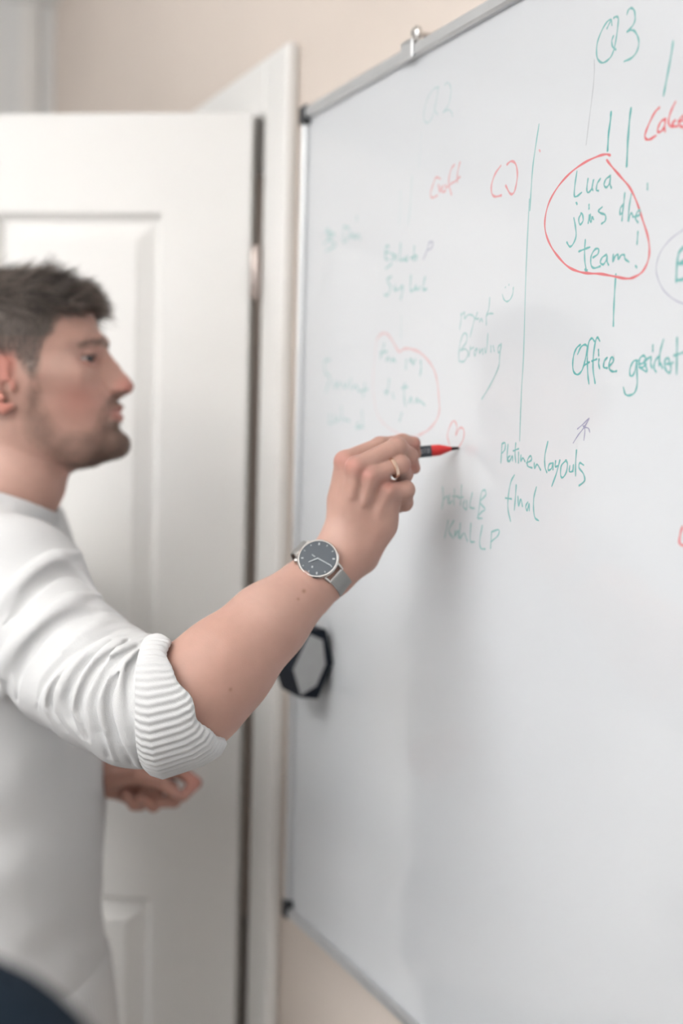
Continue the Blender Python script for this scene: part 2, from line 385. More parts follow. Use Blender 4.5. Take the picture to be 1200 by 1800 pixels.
write([[(610,60),(575,52),(510,68),(400,120),(290,200),(190,310),(115,440),(82,570),(85,680),(125,790),(190,885),(270,965),(360,1005),(440,1018),(530,1022),(640,1042),(740,1060),(800,1050),(870,1005),(915,920),(928,830),(915,720),(875,590),(825,440),(770,325),(700,240),(630,160),(582,98)]], *B4, 'r', .78, .0024, label='red loop drawn around the green note')
write([[(1260,630),(1200,665),(1100,740),(1020,840),(985,950),(990,1040),(1040,1150),(1120,1225),(1200,1262),(1300,1280)]], *B4, 'p', .38, .0013, label='thin violet circle')
write([[(1200,810),(1165,860),(1150,960),(1145,1085)], [(1165,850),(1210,800),(1250,830),(1220,900),(1165,940),(1225,940),(1250,1000),(1210,1060),(1150,1075)]], *B4, 'g', .75, .0026)
write([[(912,290),(912,338)]], *B4, 'g', .7, .002)
write([[(655,1025),(645,1180),(638,1320),(635,1445)]], *B4, 'g', .8, .0022)
C5 = (990, 570, 5.714)
write([[(170,205),(135,235),(105,300),(93,390),(100,470),(135,505),(175,480),(205,410),(228,310),(238,230),(215,205),(175,230),(142,300)],
       [(310,170),(285,140),(255,180),(240,280),(240,400),(245,510),(256,598)], [(205,415),(260,380)], [(365,168),(340,132),(318,190),(300,330),(298,460),(318,592)], [(285,370),(335,350)],
       [(352,255),(354,315)], [(358,350),(354,400),(364,445)], [(440,335),(410,370),(405,430),(440,440)], [(460,420),(500,375),(495,330),(475,345),(458,400),(465,455),(500,475),(535,470)]], *C5, 'g', .82, label='green handwritten line about the office')
write([[(745,365),(705,370),(670,440),(668,510),(695,515),(720,460),(738,370),(738,480),(740,600),(715,685),(660,715),(620,700),(602,635)],
       [(755,400),(800,390),(825,340),(800,315),(765,350),(760,420),(790,435),(830,400)], [(880,325),(840,350),(815,400),(835,440),(830,475),(760,430)], [(898,210),(897,272)], [(880,340),(878,400),(890,440)], [(960,320),(920,370),(910,440),(930,478)],
       [(1005,155),(980,240),(965,330),(962,420),(975,390),(995,440)], [(1030,400),(1065,390),(1055,345),(1030,345),(1015,400),(1030,460),(1065,490),(1080,440),(1075,400),(1100,385)], [(1142,135),(1140,300),(1137,500)], [(1110,315),(1200,285),(1240,270)]], *C5, 'g', .74)
write([[(98,1192),(150,1110),(200,1045),(258,945),(200,1000),(140,1052)], [(205,1020),(215,1070),(205,1165)], [(215,1035),(250,1045),(265,1085)], [(258,945),(215,1030),(195,1020)]], *C5, 'p', .6, .0014, label='small violet arrow')
D4 = (760, 760, 4.0)
write([[(488,80),(484,150),(480,215)], [(488,80),(510,75),(508,120),(484,150)], [(530,85),(524,170),(530,205),(550,190)], [(545,165),(530,180),(540,205),(560,165),(562,200)], [(585,75),(580,150),(585,210)], [(568,130),(605,115)], [(605,140),(604,215)], [(622,160),(620,205),(635,180),(650,205)], [(660,215),(695,195),(690,165),(670,190),(668,235),(700,250)], [(715,215),(718,255),(735,225),(760,265)]], *D4, 'g', .62, .002, label='green handwritten note beside the marker tip')
write([[(810,65),(790,160),(790,240),(803,282)], [(845,215),(820,225),(812,265),(835,255),(848,215),(846,262)], [(865,200),(862,240),(880,235)], [(895,195),(870,290),(838,378)], [(940,195),(905,235),(900,300),(915,318),(940,280),(948,220),(935,195)], [(965,235),(962,275),(985,270),(990,225),(988,275)], [(1012,125),(1005,220),(1005,305)], [(1062,230),(1035,215),(1030,250),(1060,290),(1068,340),(1030,375)]], *D4, 'g', .72, .002)
write([[(575,300),(550,350),(532,450),(530,540),(548,625)], [(512,462),(555,468)], [(588,370),(582,460),(575,545)], [(600,450),(605,520),(620,470),(632,520)], [(670,490),(655,520),(665,550),(678,500),(680,550)], [(730,385),(712,460),(710,540),(720,600),(745,620)]], *D4, 'g', .62, .0021)
write([[(70,385),(75,470),(65,540)], [(75,470),(105,450),(110,500)], [(120,440),(115,500),(140,480)], [(155,400),(150,510)], [(140,450),(180,450)], [(205,370),(195,510)], [(180,460),(215,455)], [(225,480),(215,520),(240,540),(240,480)], [(280,425),(262,520),(295,535)], [(370,405),(345,420),(330,520),(320,590)], [(370,405),(375,440),(335,490),(370,540),(345,560),(315,600),(350,605)]], *D4, 'g', .40, .0023, label='green handwritten note under the marker tip')
write([[(110,620),(85,740)], [(150,620),(115,690),(145,745)], [(160,690),(155,735),(180,690),(182,740)], [(195,640),(190,745),(215,710)], [(225,710),(245,765)], [(270,640),(265,760),(295,770)], [(350,655),(332,760),(340,815),(370,820)], [(415,700),(408,815)], [(415,700),(465,685),(460,725),(410,770)]], *D4, 'g', .46, .0023)
E4 = (700, 130, 4.615)
write([[(330,105),(290,120),(245,180),(215,270),(205,360),(230,395),(265,370),(290,300),(310,200),(325,110)], [(295,255),(298,300),(318,328)]], *E4, 'g', .22, .0021, label='faint green letter Q')
write([[(375,90),(400,70),(425,110),(422,180),(405,250),(360,315),(400,290),(430,310),(440,345)]], *E4, 'g', .22, .0021)
write([[(185,480),(180,600),(165,760)]], *E4, 'g', .10, .0018)
write([[(340,850),(305,840),(280,900),(260,970),(275,1005),(315,985)], [(325,900),(335,960),(345,910)], [(365,905),(350,950),(380,950),(385,900)], [(455,735),(425,780),(408,880),(430,980)], [(395,920),(440,880)], [(500,715),(480,800),(478,880)], [(450,880),(500,835)]], *E4, 'r', .40, .0026, label='faded red handwritten word')
write([[(830,745),(785,810),(755,900),(758,970),(785,995),(835,985)], [(880,735),(915,708),(950,730),(965,810),(955,900),(935,965),(905,970),(870,905)]], *E4, 'r', .52, .0026, label='red brackets')
write([[(1140,408),(1115,570),(1090,750),(1075,950),(1066,1108)]], *E4, 'g', .62, .0019)
write([[(930,350),(924,480),(920,620),(916,690),(913,775)]], 0, 0, 1, 'g', .48, .0019, label='long green divider line')
write([[(1145,620)]], *E4, 'r', .4)
write([[(724,310),(721,360),(717,395)]], 0, 0, 1, 'g', .16, .0026)
write([[(704,335),(703,370),(701,395)]], 0, 0, 1, 'g', .12, .0026)
F5 = (550, 380, 5.0)
write([[(110,140),(140,110),(130,200),(95,250)], [(110,140),(190,160),(130,200),(200,250),(110,310)], [(270,90),(265,230)], [(270,90),(320,110),(315,180),(275,230)], [(330,190),(345,160),(360,195)], [(365,150),(375,200),(400,160),(415,205)], [(385,0),(382,40)]], *F5, 'g', .34, .0032, label='blurred green note near the board edge')
write([[(665,265),(640,270),(635,370),(660,380)], [(640,320),(670,315)], [(690,330),(720,350),(690,390)], [(735,340),(735,390)], [(770,240),(765,380),(790,380)], [(810,360),(800,385),(830,385),(830,350)], [(890,265),(885,390)], [(860,370),(910,345),(905,390)], [(640,460),(690,420)]], *F5, 'g', .44, .003, label='blurred green pair of lines')
write([[(1020,230),(1000,300),(970,380)], [(1020,230),(1055,230),(1040,280),(1000,300)]], *F5, 'p', .34, .0028)
write([[(690,530),(650,560),(680,620),(660,690),(625,690)], [(720,610),(715,650),(745,640)], [(760,650),(780,610),(790,640),(770,730)], [(860,520),(855,650),(880,650)], [(905,610),(890,640),(920,640)], [(985,535),(965,640),(1000,640)], [(940,620),(930,645)]], *F5, 'g', .42, .003)
G5 = (550, 570, 5.0)
write([[(775,-70),(775,5),(770,130)]], *G5, 'g', .14, .0024)
write([[(560,130),(600,85),(650,85),(700,150),(755,240),(800,215),(860,218),(940,250),(1020,330),(1070,420),(1095,530),(1105,650),(1110,760),(1080,850),(1010,930),(930,975)]], *G5, 'r', .26, .0034, label='faded pink loop')
write([[(560,130),(540,300),(525,500),(535,650),(570,800),(640,890),(720,945),(830,985),(930,975)]], *G5, 'r', .11, .003)
write([[(625,170),(610,240),(590,300)], [(590,250),(650,240)], [(640,320),(660,290),(670,320)], [(690,330),(700,300),(725,330)]], *G5, 'g', .40, .0032, label='blurred green note inside the pink loop')
write([[(850,330),(860,300),(880,350),(900,310)], [(945,320),(950,380),(940,450)], [(820,310),(815,390)]], *G5, 'g', .40, .0032)
write([[(670,480),(660,560),(640,620)], [(630,590),(660,600)], [(700,610),(710,650)]], *G5, 'g', .36, .0032)
write([[(805,520),(800,620),(810,720)], [(780,560),(830,550)], [(840,690),(860,640),(870,690)], [(900,690),(910,650),(930,690)], [(940,670),(980,710)]], *G5, 'g', .36, .0032)
write([[(780,780),(760,850)]], *G5, 'g', .36, .0032)
write([[(150,310),(100,330),(110,430),(150,470),(110,600)], [(190,500),(190,560),(230,510),(230,560)], [(260,520),(280,560),(310,510)], [(330,480),(330,570)], [(350,560),(380,540),(400,590)], [(455,520),(440,640)], [(410,590),(480,570)]], *G5, 'g', .34, .0034, label='blurred green lines at the left of the board')
write([[(150,790),(140,860),(170,870)], [(190,800),(190,860),(230,820)], [(250,720),(250,860)], [(270,830),(320,850)], [(400,860),(380,910),(430,900)], [(430,760),(440,910)]], *G5, 'g', .32, .0034)
H7 = (780, 480, 7.5)
write([[(225,530),(225,620),(205,740)], [(225,560),(270,520),(270,600),(320,550),(380,560),(405,600)], [(440,520),(420,600),(460,600)], [(410,590),(380,700),(345,840)], [(470,640),(490,600),(510,640)], [(605,325),(590,480),(560,560),(560,680)], [(560,560),(600,535),(650,535)]], *H7, 'g', .34, .0022, label='pale green handwritten pair of words')
write([[(240,830),(210,940),(195,1080),(200,1160)], [(240,830),(275,790),(305,830),(290,920),(215,1020),(280,1000),(320,1060),(270,1160),(200,1165)], [(350,970),(330,1100)], [(345,1010),(390,980)], [(430,990),(400,1040),(410,1090),(440,1000)], [(470,1000),(470,1060),(510,1000),(515,1070)], [(580,800),(565,1000),(545,1050),(540,990)], [(620,960),(620,1040)], [(650,960),(665,1030)], [(755,930),(715,980),(720,1050),(750,1000),(755,930),(735,1100),(725,1220),(660,1380),(580,1530),(500,1660)]], *H7, 'g', .34, .0022)
write([[(770,285),(790,345),(825,375),(870,350),(905,280),(915,190)], [(812,185),(808,190)], [(858,150),(856,158)]], *H7, 'g', .46, .0018, label='green smiley')
write([[(790,782),(786,765),(792,746),(798,740),(803,750),(801,765),(808,752),(815,756),(814,772),(806,786)]], 0, 0, 1, 'r', .40, .0022, label='small red heart above the marker tip')
write([[(1199,926),(1195,940),(1194,955),(1204,960)]], 0, 0, 1, 'r', .8, .0026)


# ------------------------------------------------------------------ implicit surfaces
def smin(a, b, k):
    h = np.maximum(k - np.abs(a - b), 0) / k
    return np.minimum(a, b) - h*h*k*0.25
def smax(a, b, k): return -smin(-a, -b, k)
def cone(p, a, b, ra, rb):
    a = np.asarray(a, float); b = np.asarray(b, float); ba = b - a
    t = np.clip(((p - a) @ ba) / max(ba @ ba, 1e-12), 0, 1)
    return np.linalg.norm(p - a - t[:, None]*ba, axis=1) - (ra + (rb - ra)*t)
def chain(p, pts, k=0.004):
    d = None
    for (a, ra), (b, rb) in zip(pts[:-1], pts[1:]):
        e = cone(p, a, b, ra, rb); d = e if d is None else smin(d, e, k)
    return d
def ball(p, c, r): return np.linalg.norm(p - np.asarray(c, float), axis=1) - r
def ellip(p, c, r):
    r = np.asarray(r, float); q = (p - np.asarray(c, float)) / r
    return (np.linalg.norm(q, axis=1) - 1) * r.min()
def surface(fn, lo, hi, h, block=8, margin=2.2):
    """surface nets over a sparse grid; returns vertices and quads"""
    lo = np.asarray(lo, float); hi = np.asarray(hi, float)
    nb = np.ceil((hi - lo) / (h*block)).astype(int); n = nb*block
    D = np.ones(n, np.float32)
    ci = np.stack(np.meshgrid(*[np.arange(k) for k in nb], indexing='ij'), -1).reshape(-1, 3)
    cc = lo + (ci*block + (block-1)/2)*h
    dc = np.concatenate([fn(c) for c in np.array_split(cc, max(1, len(cc)//100000))])
    rad = h*block*0.87*margin
    act = np.abs(dc) < rad
    D6 = D.reshape(nb[0], block, nb[1], block, nb[2], block)
    D6[:] = np.sign(dc).reshape(nb)[:, None, :, None, :, None]
    off = np.stack(np.meshgrid(*[np.arange(block)]*3, indexing='ij'), -1).reshape(-1, 3)
    ai = ci[act]
    for ch in np.array_split(ai, max(1, len(ai)*block**3//300000)):
        if not len(ch): continue
        g = ch[:, None, :]*block + off[None]
        d = fn((lo + g.reshape(-1, 3)*h)).astype(np.float32)
        gg = g.reshape(-1, 3); D[gg[:, 0], gg[:, 1], gg[:, 2]] = d
    S = D < 0
    c8 = [S[i:n[0]-1+i, j:n[1]-1+j, k:n[2]-1+k] for i in (0, 1) for j in (0, 1) for k in (0, 1)]
    anyv = np.logical_or.reduce(c8); allv = np.logical_and.reduce(c8)
    cells = np.argwhere(anyv & ~allv)
    idx = -np.ones((n[0]-1, n[1]-1, n[2]-1), np.int64); idx[cells[:, 0], cells[:, 1], cells[:, 2]] = np.arange(len(cells))
    acc = np.zeros((len(cells), 3)); cnt = np.zeros(len(cells))
    corners = np.array([(i, j, k) for i in (0, 1) for j in (0, 1) for k in (0, 1)])
    val = np.stack([D[cells[:, 0]+c[0], cells[:, 1]+c[1], cells[:, 2]+c[2]] for c in corners], 1)
    for a in range(8):
        for b in range(a+1, 8):
            if np.abs(corners[a]-corners[b]).sum() != 1: continue
            m = (val[:, a] < 0) != (val[:, b] < 0)
            t = val[m, a] / (val[m, a] - val[m, b])
            acc[m] += corners[a] + (corners[b]-corners[a])*t[:, None]; cnt[m] += 1
    verts = lo + (cells + acc/cnt[:, None])*h
    faces = []
    for ax in range(3):
        o = [0, 0, 0]; o[ax] = 1
        A = S[:n[0]-o[0], :n[1]-o[1], :n[2]-o[2]]; B = S[o[0]:, o[1]:, o[2]:]
        e = np.argwhere(A != B); b1, b2 = (ax+1) % 3, (ax+2) % 3
        ok = (e[:, b1] > 0) & (e[:, b2] > 0) & (e[:, b1] < n[b1]-1) & (e[:, b2] < n[b2]-1); e = e[ok]
        s = A[e[:, 0], e[:, 1], e[:, 2]]
        def cid(d1, d2):
            q = e.copy(); q[:, b1] += d1; q[:, b2] += d2
            return idx[q[:, 0], q[:, 1], q[:, 2]]
        q = np.stack([cid(-1, -1), cid(0, -1), cid(0, 0), cid(-1, 0)], 1)
        q[~s] = q[~s][:, ::-1]
        faces.append(q[(q >= 0).all(1)])
    return verts, np.vstack(faces)
def grad(fn, p, e=0.0008):
    g = np.stack([fn(p + d) - fn(p - d) for d in np.eye(3)*e], 1)
    return g / (np.linalg.norm(g, axis=1)[:, None] + 1e-12)
def relax(v, f, it=1, w=0.5):
    for _ in range(it):
        s = np.zeros_like(v); c = np.zeros(len(v))
        for a, b in ((0, 1), (1, 2), (2, 3), (3, 0)):
            np.add.at(s, f[:, a], v[f[:, b]]); np.add.at(c, f[:, a], 1)
            np.add.at(s, f[:, b], v[f[:, a]]); np.add.at(c, f[:, b], 1)
        v = v + w*(s/np.maximum(c, 1)[:, None] - v)
    return v
def vnoise(p, sc, seed=0):
    """cheap smooth value: a few crossed sines"""
    r = np.random.default_rng(seed); out = np.zeros(len(p))
    for _ in range(6):
        d = unit(r.normal(size=3)); out += np.sin((p @ d)*sc*r.uniform(.6, 1.6) + r.uniform(0, 6.28))
    return out/6
def proj(p):                                # camera-frame points -> photo pixels
    return 600 + p[:, 0]/p[:, 2]*F, 900 - p[:, 1]/p[:, 2]*F
def in_poly(x, y, poly):
    P = np.asarray(poly, float); r = np.zeros(len(x), bool); j = len(P)-1
    for i in range(len(P)):
        c = ((P[i, 1] > y) != (P[j, 1] > y)) & (x < (P[j, 0]-P[i, 0])*(y-P[i, 1])/(P[j, 1]-P[i, 1]+1e-9) + P[i, 0])
        r ^= c; j = i
    return r
def px(x, y, Z, r): return (C(x, y, Z), r*Z/F)

# ------------------------------------------------------------------ head (profile tables in photo pixels at the head's mid plane)
HZ = 1.55; HS = HZ/F; HC0 = C(60, 650, HZ)
HTH = math.radians(1.0)
HF = np.array((math.cos(HTH), 0, -math.sin(HTH))); HR = np.array((-math.sin(HTH), 0, -math.cos(HTH)))
def h_loc(p):
    q = p - HC0
    return np.stack([60 + (q @ HF)/HS, 650 - q[:, 1]/HS, (q @ HR)/HS], 1)
def h_cam(l):
    l = np.atleast_2d(np.asarray(l, float))
    return HC0 + ((l[:, 0]-60)*HS)[:, None]*HF + ((l[:, 2])*HS)[:, None]*HR + np.stack([0*l[:, 0], -(l[:, 1]-650)*HS, 0*l[:, 0]], 1)
HT = np.array([(488, 58, 24, 4), (493, 88, -6, 40), (500, 112, -30, 62), (511, 131, -48, 80), (527, 147, -66, 95), (545, 160, -78, 104), (581, 173, -86, 109),
    (605, 181, -87, 110), (630, 180, -86, 108), (655, 182, -82, 105), (680, 190, -72, 101), (697, 201, -62, 97), (720, 206, -46, 91),
    (737, 207, -34, 86), (752, 207, -22, 81), (775, 212, -6, 73), (793, 209, 20, 63), (806, 194, 60, 46), (818, 160, 90, 24), (824, 140, 110, 4)], float)
HTd = np.arange(HT[0, 0], HT[-1, 0]+1.0)
HTi = np.stack([np.interp(HTd, HT[:, 0], HT[:, i]) for i in range(1, 4)], 1)
ker = np.exp(-np.linspace(-2, 2, 13)**2); ker /= ker.sum()
HTs = np.stack([np.convolve(np.pad(HTi[:, i], 6, mode='edge'), ker, 'valid') for i in range(3)], 1)
EYE = [(155.0, 637.0, 43.0), (155.0, 637.0, -43.0)]
def head_px(l):
    x, y, s = l[:, 0], l[:, 1], l[:, 2]
    yi = np.clip(y, HT[0, 0], HT[-1, 0])
    xf = np.interp(yi, HTd, HTs[:, 0]); xb = np.interp(yi, HTd, HTs[:, 1]); w = np.interp(yi, HTd, HTs[:, 2])
    low = np.clip((y-690)/90, 0, 1)
    xc = xb + (xf-xb)*(0.46 - 0.10*low)
    af = xf-xc; ab = xc-xb; a = np.where(x > xc, af, ab)
    nn = 2.35 - 0.25*low
    rho = ((np.abs((x-xc)/a)**nn + np.abs(s/np.maximum(w, 1))**nn)**(1/nn))
    d = (rho-1)*np.minimum(np.maximum(w, 3), a)*0.9
    d = np.maximum(d, np.maximum(HT[0, 0]-y, y-HT[-1, 0]))
    P = l; S = np.abs(s); Q = np.stack([x, y, S], 1)
    # neck
    d = smin(d, chain(P, [((30, 735, 0), 72), ((32, 842, 0), 80), ((-6, 915, 0), 84), ((-22, 965, 0), 98)], 16), 30)
    # jaw angle, cheek bones, brow, chin
    d = smin(d, cone(Q, (48, 752, 66), (150, 800, 40), 18, 18), 26)
    d = smin(d, cone(Q, (92, 664, 88), (148, 668, 66), 13, 15), 30)
    d = smin(d, chain(Q, [((176, 604, 0), 8), ((174, 600, 26), 11), ((156, 603, 56), 11), ((134, 612, 76), 9)], 6), 12)
    d = smin(d, ellip(P, (201, 781, 0), (25, 21, 30)), 16)
    # eye sockets
    d = smax(d, -chain(Q, [((190, 637, 32), 13), ((182, 637, 50), 13), ((168, 638, 68), 10)], 6), 12)
    # nose
    d = smin(d, chain(P, [((182, 622, 0), 9), ((199, 648, 0), 11), ((216, 671, 0), 12), ((222, 680, 0), 13.5)], 5), 9)
    d = smin(d, chain(P, [((172, 628, 0), 15), ((184, 655, 0), 18), ((196, 678, 0), 20)], 5), 10)
    d = smin(d, ellip(Q, (209, 685, 14), (13, 9, 9)), 6)
    d = smin(d, cone(P, (212, 690, 0), (206, 697, 0), 8, 6), 6)
    d = smax(d, -ellip(Q, (217, 695, 8), (6, 4, 4.5)), 3)
    # lips and the folds around the mouth
    d = smin(d, chain(Q, [((210, 717, 0), 7), ((207, 716, 12), 7), ((196, 722, 30), 5)], 3), 5)
    d = smin(d, chain(Q, [((210, 735, 0), 8), ((206, 735, 12), 7.5), ((194, 728, 30), 5)], 3), 5)
    d = smax(d, -chain(Q, [((220, 726, 0), 1.4), ((215, 726, 14), 1.4), ((200, 726, 32), 1.4)], 2), 4)
    d = smax(d, -cone(Q, (224, 752, 0), (214, 752, 20), 5, 4), 12)
    # eyelids with the opening between them
    e = np.array(EYE[0])
    de = ball(Q, e, 20.5)
    d = smin(d, de, 4)
    r2 = ((S-e[2]-2)/23.0)**2
    slit = np.maximum(np.abs(y - 636.0 - 0.08*(S-e[2])) - (5.4*(1-r2)), ball(Q, e, 25))
    slit = np.maximum(slit, e[0]+1-x)
    d = smax(d, -slit, 1.2)
    d = smin(d, chain(Q, [((174, 627, 30), 2.2), ((176, 626, 43), 2.4), ((168, 630, 60), 2.0)], 1), 3)
    # ears
    QE = Q - np.array((17.0, 2, -1))
    rim = chain(QE, [((24, 668, 103), 4.5), ((26, 648, 106), 5), ((14, 634, 110), 5.5), ((-10, 632, 116), 5.5), ((-32, 648, 121), 5.5), ((-36, 678, 120), 5), ((-24, 704, 115), 5), ((-2, 720, 110), 6), ((18, 727, 106), 8.5), ((32, 720, 102), 6)], 3)
    plate = smax(ellip(QE, (-4, 678, 108), (34, 46, 12)), -ellip(QE, (2, 680, 117), (24, 34, 12)), 4)
    ear = smin(rim, plate, 5)
    ear = smin(ear, ellip(QE, (34, 686, 101), (7, 11, 7)), 4)
    ear = smin(ear, chain(QE, [((-14, 654, 113), 4), ((-20, 676, 114), 4), ((-8, 702, 111), 4)], 3), 4)
    ear = smax(ear, -ellip(QE, (22, 690, 106), (8, 12, 9)), 4)
    d = smin(d, ear, 5)
    return d
def head_sdf(p): return head_px(h_loc(p))*HS

# ------------------------------------------------------------------ right arm and writing hand
WR = [px(322, 1240, 1.225, 86), px(352, 1212, 1.226, 86), px(400, 1165, 1.234, 80), px(470, 1095, 1.255, 65), px(530, 1040, 1.276, 50)]
wa = unit(C(600, 965, 1.292) - C(530, 1040, 1.276))               # forearm axis at the wrist
WN_ = np.array((-0.15, 0.36, -0.92)); WN_ = unit(WN_ - wa*(WN_ @ wa)); WB_ = np.cross(wa, WN_)
if WB_[0] < 0: WB_ = -WB_
def H(x, y, z, r): return px(x, y, z, r)
FING = [
 [H(607,812,1.288,19.5), H(668,785,1.307,16.5), H(707,778,1.320,14.5), H(727,779,1.324,12)],
 [H(627,822,1.270,19.5), H(698,786,1.282,17), H(719,801,1.297,14), H(728,823,1.310,11)],
 [H(652,838,1.269,18.5), H(704,817,1.278,16), H(710,834,1.305,14.5), H(694,846,1.325,12)],
 [H(681,865,1.277,17.5), H(713,861,1.284,15), H(711,884,1.302,13.5), H(694,893,1.318,11.5)]]
THUMB = [H(606,945,1.312,24), H(640,868,1.330,21), H(684,818,1.336,17), H(716,802,1.335,14), H(730,797,1.333,11)]
WRP = [H(594,962,1.290,24), H(606,962,1.285,25), H(620,967,1.285,25), H(634,977,1.290,24)]
def arm_sdf(p):
    up = [px(25, 1035, 1.42, 70), px(150, 1175, 1.325, 70), px(322, 1240, 1.225, 82)]
    d = chain(p, up, .03)
    d = smin(d, chain(p, WR, .02), .02)
    # flattened wrist: two cones side by side
    for o in (-1, 1):
        a, ra = px(500, 1068, 1.266, 44); b, rb = px(572, 1004, 1.288, 35); c, rc = px(606, 966, 1.291, 33)
        d = smin(d, chain(p, [(a + WB_*o*.004, ra), (b + WB_*o*.0082, rb), (c + WB_*o*.009, rc)], .01), .012)
    d = smin(d, ball(p, C(600, 1000, 1.292), .0165), .012)                       # ulna end
    # palm
    palm = None
    for (m, w) in zip(FING, WRP):
        mc, mr = m[0]
        e = chain(p, [(w[0], w[1]), (w[0]*.45 + mc*.55 + np.array((0, 0, .006)), .0128), (mc, mr*.93)], .008)
        palm = e if palm is None else smin(palm, e, .007)
        e = cone(p, w[0] + (0, 0, .012), mc + (0, -.004, .016), .0135, .011); palm = smin(palm, e, .012)
    palm = smin(palm, chain(p, [H(634,972,1.298,31), H(664,920,1.293,31), H(676,884,1.291,24)], .01), .012)
    d = smin(d, palm, .014)
    # knuckles and tendons
    for k, m in enumerate(FING):
        mc, mr = m[0]; d = smin(d, ball(p, mc + np.array((0, .001, -.0035)), mr*.86), .005)
        w = WRP[k]
        d = smin(d, cone(p, w[0]*.35 + mc*.65 + (0, 0, -.0085), mc + (0, 0, -.0085), .0028, .0045), .006)
    # fingers: each its own chain; only the roots melt into the palm
    fg = None
    for m in FING:
        e = chain(p, m, .003)
        for j in (1, 2):
            e = smin(e, ball(p, m[j][0] + (0, 0, -.0006), m[j][1]*1.03), .003)
        fg = e if fg is None else smin(fg, e, .0007)
    d = smin(d, fg, .004)
    th = chain(p, THUMB, .006)
    d = smin(d, th, .008)
    d = smax(d, -cone(p, C(690, 839, 1.23), C(693, 838, 1.37), .0026, .0034), .003)      # daylight between ring and little finger
    return d
# ------------------------------------------------------------------ left hand in front of the belly
LZ = 1.64
def L(x, y, dz, r): return px(x, y, LZ + dz, r)
LF = [
 [L(262,1352,.010,15), L(318,1357,.004,12.5), L(343,1376,-.004,11), L(322,1399,-.012,10)],
 [L(256,1366,.018,16), L(300,1384,.012,13), L(306,1408,-.002,11.5), L(282,1410,-.014,10.5)],
 [L(240,1382,.016,16), L(274,1402,.010,13), L(270,1416,-.006,11.5), L(248,1404,-.018,10.5)],
 [L(220,1394,.012,15), L(246,1413,.006,12), L(236,1414,-.010,11), L(222,1400,-.020,10)]]
LT = [L(196,1372,-.014,17), L(240,1364,-.026,14), L(281,1374,-.028,12), L(304,1392,-.022,10.5), L(318,1400,-.018,9)]
def left_sdf(p):
    d = chain(p, [L(20,1250,.13,46), L(110,1330,.09,38), L(170,1362,.02,30), L(200,1374,.005,27)], .02)
    for m in LF: d = smin(d, cone(p, L(196,1372,.004,24)[0], m[0][0], .0165, m[0][1]), .010)
    fg = None
    for m in LF:
        e = chain(p, m, .003); fg = e if fg is None else smin(fg, e, .0015)
    d = smin(d, fg, .004)
    d = smin(d, chain(p, LT, .004), .004)
    return d

# ------------------------------------------------------------------ sweater
TZ = 1.60
TT = np.array([(835, -5, -60, .040), (862, 66, -95, .100), (890, 99, -118, .140), (925, 110, -135, .170), (975, 122, -150, .19), (1040, 142, -158, .20), (1120, 160, -165, .20),
    (1220, 172, -165, .196), (1340, 176, -156, .192), (1480, 174, -150, .188), (1600, 167, -150, .188), (1700, 174, -155, .192), (1800, 186, -158, .196), (1870, 190, -158, .198)], float)
TTd = np.arange(TT[0, 0], TT[-1, 0]+1, 2.0)
TTi = np.stack([np.interp(TTd, TT[:, 0], TT[:, i]) for i in range(1, 4)], 1)
ker2 = np.exp(-np.linspace(-2, 2, 21)**2); ker2 /= ker2.sum()
TTs = np.stack([np.convolve(np.pad(TTi[:, i], 10, mode='edge'), ker2, 'valid') for i in range(3)], 1)
def torso_sdf(p, inset=0.0):
    ts = TZ/F
    x = 600 + p[:, 0]/ts; y = 900 - p[:, 1]/ts; s = (p[:, 2]-TZ)/ts
    yi = np.clip(y, TT[0, 0], TT[-1, 0])
    xf = np.interp(yi, TTd, TTs[:, 0]); xb = np.interp(yi, TTd, TTs[:, 1]); w = np.interp(yi, TTd, TTs[:, 2])/ts
    xc = (xf+xb)/2; a = (xf-xb)/2
    rho = (np.abs((x-xc)/a)**2.3 + np.abs(s/w)**2.3)**(1/2.3)
    d = (rho-1)*np.minimum(a, w)*0.9
    d = smax(d, TT[0, 0]+14-y, 14); d = np.maximum(d, y-TT[-1, 0])
    return d*ts + inset
SLV = [px(30, 1030, 1.425, 124), px(70, 1106, 1.385, 116), px(128, 1166, 1.335, 113), px(184, 1206, 1.292, 112), px(236, 1232, 1.256, 110), px(300, 1252, 1.222, 104)]
cut_n = unit(C(300, 1232, 1.2225) - C(262, 1238, 1.2235)); cut_c = C(272, 1240, 1.2235)
def sleeve_base(p):
    d = chain(p, SLV, .012)
    return smax(d, (p - cut_c) @ cut_n, .004)
def left_sleeve(p):
    return chain(p, [px(-10, 985, 1.76, 90), px(-35, 1150, 1.82, 80), px(-5, 1265, 1.80, 72), px(95, 1322, 1.73, 56)], .03)
def collar(p):
    R_ = []
    for k in range(25):
        t = 2*math.pi*k/24
        R_.append(h_cam((-4 + 92*math.cos(t), 868 + 32*math.cos(t) + 4*abs(math.sin(t)), 98*math.sin(t)))[0])
    d = None
    for a, b in zip(R_[:-1], R_[1:]):
        e = cone(p, a, b, .009, .009); d = e if d is None else np.minimum(d, e)
    return d
COLC = h_cam((-4, 868, 0))[0]
def cloth_base(p):
    d = smin(torso_sdf(p), sleeve_base(p), .035)
    d = smin(d, left_sleeve(p), .04)
    return d
def march(fn, xs, ys, z0, z1):
    """depth where the ray of each pixel first meets an implicit surface"""
    dirs = np.stack([(np.asarray(xs, float)-600)/F, -(np.asarray(ys, float)-900)/F, np.ones(len(xs))], 1)
    z = np.full(len(xs), float(z0))
    for _ in range(90):
        z = np.minimum(z + 0.6*fn(dirs*z[:, None]), z1)
    return dirs*z[:, None]
